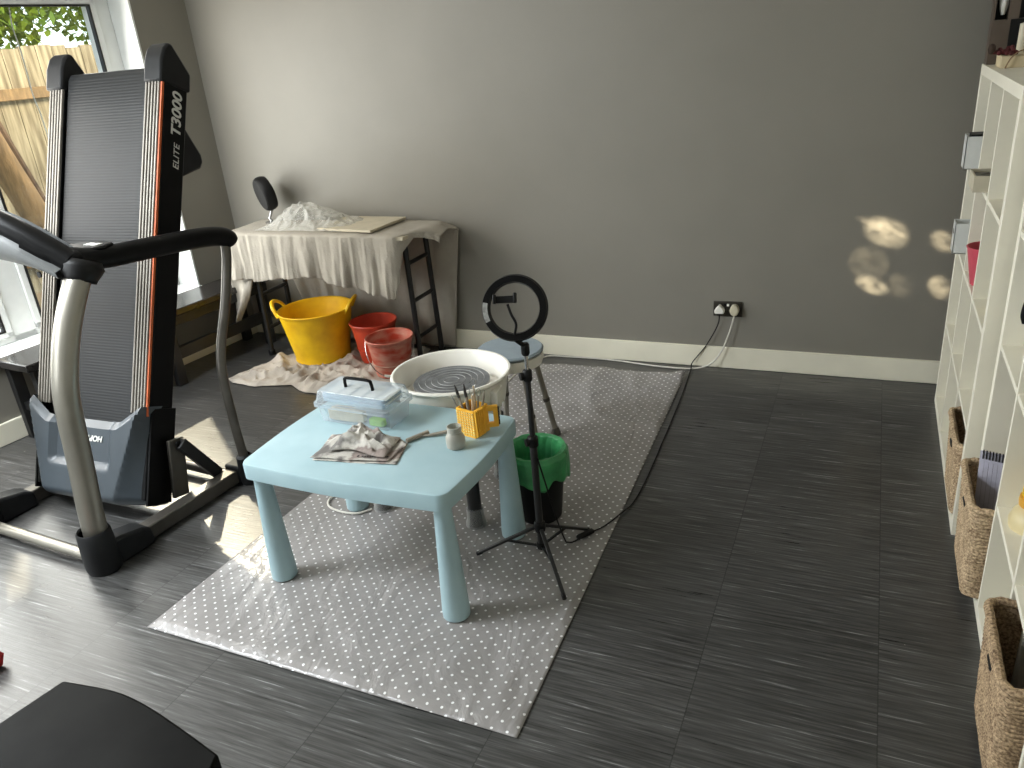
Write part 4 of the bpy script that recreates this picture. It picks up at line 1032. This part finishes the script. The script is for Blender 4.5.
# unit 1 contents
def mag(x0, x1, y0, y1, z, h, label):
    m = empty('magazine_file', ((x0+x1)/2, (y0+y1)/2, z), label, 'magazine file', 'white magazine files')
    mb = MB(); t = .003
    mb.box(x0, x1, y0, y1, z, z+t); mb.box(x0, x0+t, y0, y1, z, z+h)
    for y in (y0, y1-t): mb.prism([(x0, z), (x1, z), (x1, z+h*.98), (x0, z+h)], lambda a, b, c: (a, c, b), y, y+t)
    mb.box(x1-t, x1, y0, y1, z, z+h*.98)
    obj('file_body', mb, 'frame', m)
    return m
m1 = mag(.330, .60, c1[0][0]+.22, c1[0][0]+.32, SZ[2], .125, 'white magazine file with dark papers on the upper shelf in the far corner')
tag(obj('paper_stack', MB().box(.345, .59, c1[0][0]+.23, c1[0][0]+.31, SZ[2]+.004, SZ[2]+.132), 'black'), 'dark papers standing in the upper white magazine file', 'papers')
m2 = mag(.334, .60, c1[0][0]+.24, c1[0][0]+.33, SZ[1], .125, 'white magazine file on the middle shelf in the far corner')
obj('finger_hole', MB().lathe([(.011, 0), (.011, .002)], (.3345, c1[0][0]+.285, SZ[1]+.085), 16, axis=(-1, 0, 0), capt=True), 'darksteel', m2)
bo = empty('open_box', (.45, c1[1][0]+.19, SZ[2]), 'small cream open box of grey oddments on the upper shelf', 'box')
mb = MB(); x0, x1, y0, y1, z, h, t = .325, .56, c1[1][0]+.10, c1[1][0]+.26, SZ[2], .055, .006
for q in ((x0+t, x1-t, y0+t, y1-t, z, z+t), (x0, x0+t, y0, y1, z, z+h), (x1-t, x1, y0, y1, z, z+h), (x0+t, x1-t, y0, y0+t, z, z+h), (x0+t, x1-t, y1-t, y1, z, z+h)): mb.box(*q)
obj('box_body', mb, 'wax', bo)
tag(obj('grey_cloth', MB().grid(lambda u, v: (lerp(x0+.012, x1-.012, u), lerp(y0+.012, y1-.012, v), z+.045+.03*abs(nz(u*6, v*6, 2))*math.sin(PI*u)*math.sin(PI*v)), 16, 16), 'darksteel', ang=180), 'dark grey rag bunched in the small cream box on the upper shelf', 'rag')
pk = empty('pink_pot', (.415, c1[1][0]+.16, SZ[1]), 'pink tapered plastic pot on the middle shelf of the far unit', 'pot')
obj('pot_body', MB().lathe([(.045, 0), (.05, .003), (.074, .135), (.078, .142), (.074, .144), (.07, .136), (.046, .01), (0, .008)], (.415, c1[1][0]+.16, SZ[1]), 32), 'pink', pk)
tag(obj('leaning_card', MB().prism([(-.04, 0), (.04, 0), (.04, .12), (-.04, .12)], lambda a, b, c: (.45+a, c1[2][1]-.14+c+b*.3, SZ[2]+.001+b), 0, .004), 'paper'), 'white card with black marks leaning on the upper shelf of the far unit', 'card')
mb = MB()
for k, (a, b) in enumerate(((-.03, .03), (-.03, .06), (-.028, .09))): mb.box(.45+a, .45+a+.02, 0, .0006, SZ[2]+b, SZ[2]+b+.012, fn=lambda x, y, q: (x, c1[2][1]-.1405+y+(q-SZ[2])*.3, q))
obj('printed_mark', mb, 'black', C.objects['leaning_card'])
tag(obj('cream_carton', MB().box(.40, .445, c1[2][0]+.17, c1[2][0]+.24, SZ[1], SZ[1]+.075), 'creamm', bevel=.003), 'narrow cream carton on the middle shelf beside the tall divider', 'carton')
# unit 2 contents
KC = V((.515, 2.46, SZ[1]))
kt = empty('kettle', KC, 'white kettle with a black handle on the middle shelf of the nearer unit', 'kettle')
obj('kettle_body', MB().lathe([(.066, 0), (.07, .005), (.069, .03), (.058, .19), (.054, .205), (.0, .21)], KC, 36), 'plugw', kt)
obj('handle', MB().tube(smooth_path([KC+V((-.05, -.01, .20)), KC+V((-.072, -.02, .215)), KC+V((-.088, -.025, .195)), KC+V((-.094, -.025, .15)), KC+V((-.088, -.025, .125))], 5), .011, 12), 'blackgloss', kt)
mb = MB()
for k, (a, b) in enumerate(((-118, .10), (-112, .125), (-120, .15))):
    q = math.radians(a-60); mb.box(-.008, .008, -.003, .003, 0, .012, fn=lambda x, y, z_: KC+V((math.cos(q)*.064, math.sin(q)*.064, b))+V((x*math.sin(-q), x*math.cos(q), z_))+V((math.cos(q)*y, math.sin(q)*y, 0)))
obj('level_mark', mb, 'black', kt)
bx0 = V((.475, 2.135, SZ[0]))
tag(obj('cream_bowl', MB().lathe([(.058, 0), (.06, .02), (.052, .045), (.03, .062), (0, .066)], bx0, 30), 'creamm'), 'upturned cream bowl on the lowest shelf of the nearer unit, under tape rolls', 'bowl')
def tape(c, r, h, mat, label):
    tag(obj('tape_roll', MB().lathe([(r*.55, 0), (r, 0), (r+.001, h/2), (r, h), (r*.55, h), (r*.55, 0)], c, 30, capb=False), mat, bevel=0), label, 'tape roll', 'tape rolls on the cream bowl')
tape(bx0+V((.0, 0, .067)), .043, .024, 'tapeo', 'amber tape roll resting on the upturned cream bowl')
tape(bx0+V((.004, .006, .0915)), .041, .026, 'tapey', 'bright yellow tape roll on top of the amber roll')
tag(obj('cream_pebble', MB().ball((.462, 2.03, SZ[0]+.0215), .022, 16, 10, (.9, .9, 1)), 'creamm'), 'small cream rounded block on the lowest shelf in front of the bowl', 'block')
tag(obj('dark_jar', MB().lathe([(.026, 0), (.028, .004), (.028, .045), (.022, .05), (0, .05)], (.52, 2.00, SZ[0]), 24), 'darksteel'), 'small dark pot on the lowest shelf beside the cream rounded block', 'pot')
# top of unit 1
HT = 1.463
db = empty('display_box', (.56, 3.70, HT), 'dark brown display box with a black niche standing on top of the shelving', 'display box')
mb = MB(); mb.box(.365, .74, 3.70, 3.78, HT, HT+.155); mb.box(.365, .74, 3.77, 3.78, HT+.155, HT+.75); mb.box(.365, .372, 3.70, 3.77, HT+.155, HT+.75); mb.box(.415, .45, 3.70, 3.77, HT+.155, HT+.75); mb.box(.73, .74, 3.70, 3.77, HT+.155, HT+.75); mb.box(.365, .74, 3.70, 3.78, HT+.75, HT+.77)
obj('box_case', mb, 'brownbox', db)
mb = MB(); mb.box(.372, .415, 3.765, 3.769, HT+.155, HT+.75); mb.box(.45, .73, 3.765, 3.769, HT+.155, HT+.75); mb.box(.425, .73, 3.696, 3.70, HT+.01, HT+.155)
obj('niche_back', mb, 'black', db)
def wc(u, v):
    a = 2*PI*u; r = (.008+.012*abs(math.sin(v*7)))*(1+.4*nz(math.cos(a)*2, v*6)); return (.398+.8*r*math.cos(a), 3.725+r*math.sin(a), HT+.172+v*.25)
tag(obj('white_cloth', MB().grid(wc, 18, 22), 'paper', ang=180), 'crumpled white cloth tucked in the niche of the brown display box', 'cloth')
tag(obj('candle', MB().lathe([(.015, 0), (.016, .004), (.015, .10), (.0, .104)], (.456, 3.57, HT+.04), 24), 'wax'), 'thick white candle standing on the cream plank above the shelving', 'candle')
tag(obj('wood_plank', MB().box(.385, .74, 3.45, 3.6, HT, HT+.04), 'plankw', bevel=.003), 'cream wooden plank lying on top of the far shelving unit', 'plank')
pz = empty('dried_posy', (.43, 3.52, HT+.05), 'burgundy dried flower posy with pale ribbon on the cream plank', 'dried flowers')
mb = MB()
for k in range(26):
    d = V((random.gauss(0, .018), random.gauss(0, .014), abs(random.gauss(0, .009)))); mb.ball(V((.405, 3.475, HT+.048))+d, .008, 8, 6)
obj('flower', mb, 'burg', pz)
obj('ribbon', MB().tube(smooth_path([(.50, 3.45, HT+.065), (.44, 3.442, HT+.055), (.415, 3.437, HT+.035), (.40, 3.432, HT+.005), (.395, 3.43, HT-.03)], 5), .006, 6, flat=.3), 'dried', pz)
mb = MB(); mb.tube([(.40, 3.50, HT+.043), (.37, 3.48, HT+.05), (.36, 3.47, HT+.055)], .003, 6); mb.ball((.353, 3.465, HT+.066), .014, 12, 8, (.9, .8, 1.3))
obj('seed_head', mb, pbr('brown_seed_head', srgb(60, 46, 36), .9), pz)

# ------------------------------------------------------------------ black stool, bottom left
arc = [(p.x, p.y) for p in smooth_path([(-1.513, .777, 0), (-1.378, .793, 0), (-1.279, .787, 0), (-1.159, .765, 0), (-1.036, .738, 0)], 6)]
arc += [(-1.02, .70), (-1.0, .30), (-1.60, .30)]
bs = empty('black_stool', (-1.35, .52, 0), 'black lacquered low stool with a bowed front edge, cut off by the bottom left corner', 'stool')
obj('seat', MB().prism(arc, lambda a, b, c: (a, b, c), .44, .50), 'stooltop', bs, bevel=.006)
for x, y in ((-1.45, .72), (-1.10, .68), (-1.62, .35), (-1.06, .35)):
    obj('leg', MB().box(x-.025, x+.025, y-.025, y+.025, 0, .44), 'blackmetal', bs, bevel=.003)
db_ = empty('hand_weight', (-2.46, 1.05, 0), 'small red object with a dark end, only just showing at the left edge', 'hand weight')
obj('weight_end', MB().lathe([(.03, -.03), (.036, -.025), (.036, .025), (.03, .03)], (-2.43, 1.065, .034), 6, axis=(1, .2, 0), capt=True), 'redtoy', db_)
obj('weight_end', MB().lathe([(.03, -.03), (.036, -.025), (.036, .025), (.03, .03)], (-2.58, 1.035, .034), 6, axis=(1, .2, 0), capt=True), 'redtoy', db_)
obj('grip', MB().tube([(-2.58, 1.035, .034), (-2.43, 1.065, .034)], .014, 12), 'black', db_)

# ------------------------------------------------------------------ light
def area(name, loc, target, sx, sy, power, col, spread=180):
    l = bpy.data.lights.new(name, 'AREA'); l.shape = 'RECTANGLE'; l.size = sx; l.size_y = sy; l.energy = power; l.color = col; l.spread = math.radians(spread)
    o = bpy.data.objects.new(name, l); C.objects.link(o); o.location = loc
    o.rotation_euler = (V(target)-V(loc)).to_track_quat('-Z', 'Y').to_euler(); return o
area('garden_door_daylight', W(-.45, .0, 1.25), W(-.3, -2, .1), 2.6, 1.8, 52, (.93, .97, 1.0))
area('floor_fill', (-3.1, .95, 2.49), (-2.9, 1.05, 0), 1.0, 1.8, 125, (.9, .96, 1.0))  # fill lamp added under the closed ceiling to brighten the left floor
area('fence_fill', (-4.75, 4.7, 2.7), (-6.5, 4.9, 1.1), 2.5, .8, 75, (1, .94, .78))  # unseen lamp added outdoors to brighten the fence and foliage
area('window_daylight', W(2.45, .14, 1.35), W(2.7, -3, .7), 2.0, 1.5, 46, (1.0, .97, .90))
sun = bpy.data.lights.new('sun', 'SUN'); sun.energy = 1.5; sun.angle = math.radians(1.0); sun.color = (1, .86, .62)
so_ = bpy.data.objects.new('sun', sun); C.objects.link(so_); so_.rotation_euler = V((1.42, -1.05, -1.30)).to_track_quat('-Z', 'Y').to_euler()
# sun glints thrown back onto the wall
def glint(tx, tz, ang, sx, sy, power, rot=0, col=(1, .86, .6), blend=.85):
    l = bpy.data.lights.new('reflected_sun', 'SPOT'); l.energy = power; l.color = col; l.spot_size = math.radians(ang); l.spot_blend = blend; l.shadow_soft_size = .01; l.use_nodes = True
    N, L = l.node_tree.nodes, l.node_tree.links; em = N['Emission']; tc = N.new('ShaderNodeTexCoord'); mp = N.new('ShaderNodeMapping'); mp.inputs['Scale'].default_value = (45, 130, 60)
    L.new(tc.outputs['Normal'], mp.inputs[0]); nn = N.new('ShaderNodeTexNoise'); nn.inputs['Scale'].default_value = 1; nn.inputs['Detail'].default_value = 4; nn.inputs['Distortion'].default_value = .8; L.new(mp.outputs[0], nn.inputs[0])
    mr_ = N.new('ShaderNodeMapRange'); mr_.inputs[1].default_value = .32; mr_.inputs[2].default_value = .68; mr_.inputs[3].default_value = .1; mr_.inputs[4].default_value = 2.0; L.new(nn.outputs[0], mr_.inputs[0]); L.new(mr_.outputs[0], em.inputs['Strength'])
    o = bpy.data.objects.new('reflected_sun', l); C.objects.link(o); o.location = (-.5, 1.9, 1.9)
    o.rotation_euler = ((V((tx, YB, tz))-V(o.location)).to_track_quat('-Z', 'Y').to_matrix() @ Matrix.Rotation(rot, 3, 'Z')).to_euler(); o.scale = (sx, sy, 1)
glint(.085, .74, 3.4, 1.5, 1.0, 300, -.15)
glint(.06, .765, 2.2, 2.6, .5, 200, -.25)
glint(.022, .59, 3.4, 1.2, 1.0, 60, 0, blend=.2)
glint(.045, .482, 2.2, 1.7, .8, 380, -.15)
glint(.165, .485, 2.2, 1.2, 1.2, 60)
glint(.325, .70, 2.2, 1.3, 1.0, 230, -.2)
glint(.335, .485, 2.0, 1.2, 1.2, 300, .4)

w = bpy.data.worlds.new('sky'); bpy.context.scene.world = w; w.use_nodes = True
nt = w.node_tree; bg = nt.nodes['Background']
sky = nt.nodes.new('ShaderNodeTexSky'); sky.sky_type = 'HOSEK_WILKIE'; sky.sun_direction = V((-.62, .34, .69)).normalized(); sky.turbidity = 4
nt.links.new(sky.outputs[0], bg.inputs[0]); bg.inputs[1].default_value = 6

# ------------------------------------------------------------------ camera
cam = bpy.data.cameras.new('camera'); co = bpy.data.objects.new('camera', cam); C.objects.link(co)
cx_ = V((.9142873, .39636084, -.08352733)); cy_ = V((.08668675, -.39288736, -.91549163)); cz_ = V((-.39568187, .82978166, -.39357116))
mt = Matrix((cx_, -cy_, -cz_)).transposed().to_4x4(); mt.translation = V((0, 0, 1.68)); co.matrix_world = mt
cam.sensor_width = 36; cam.lens = 785/1024*36; cam.clip_start = .05
bpy.context.scene.camera = co
vs_ = bpy.context.scene.view_settings; vs_.view_transform = 'Standard'; vs_.look = 'None'; vs_.exposure = .85; vs_.gamma = 1
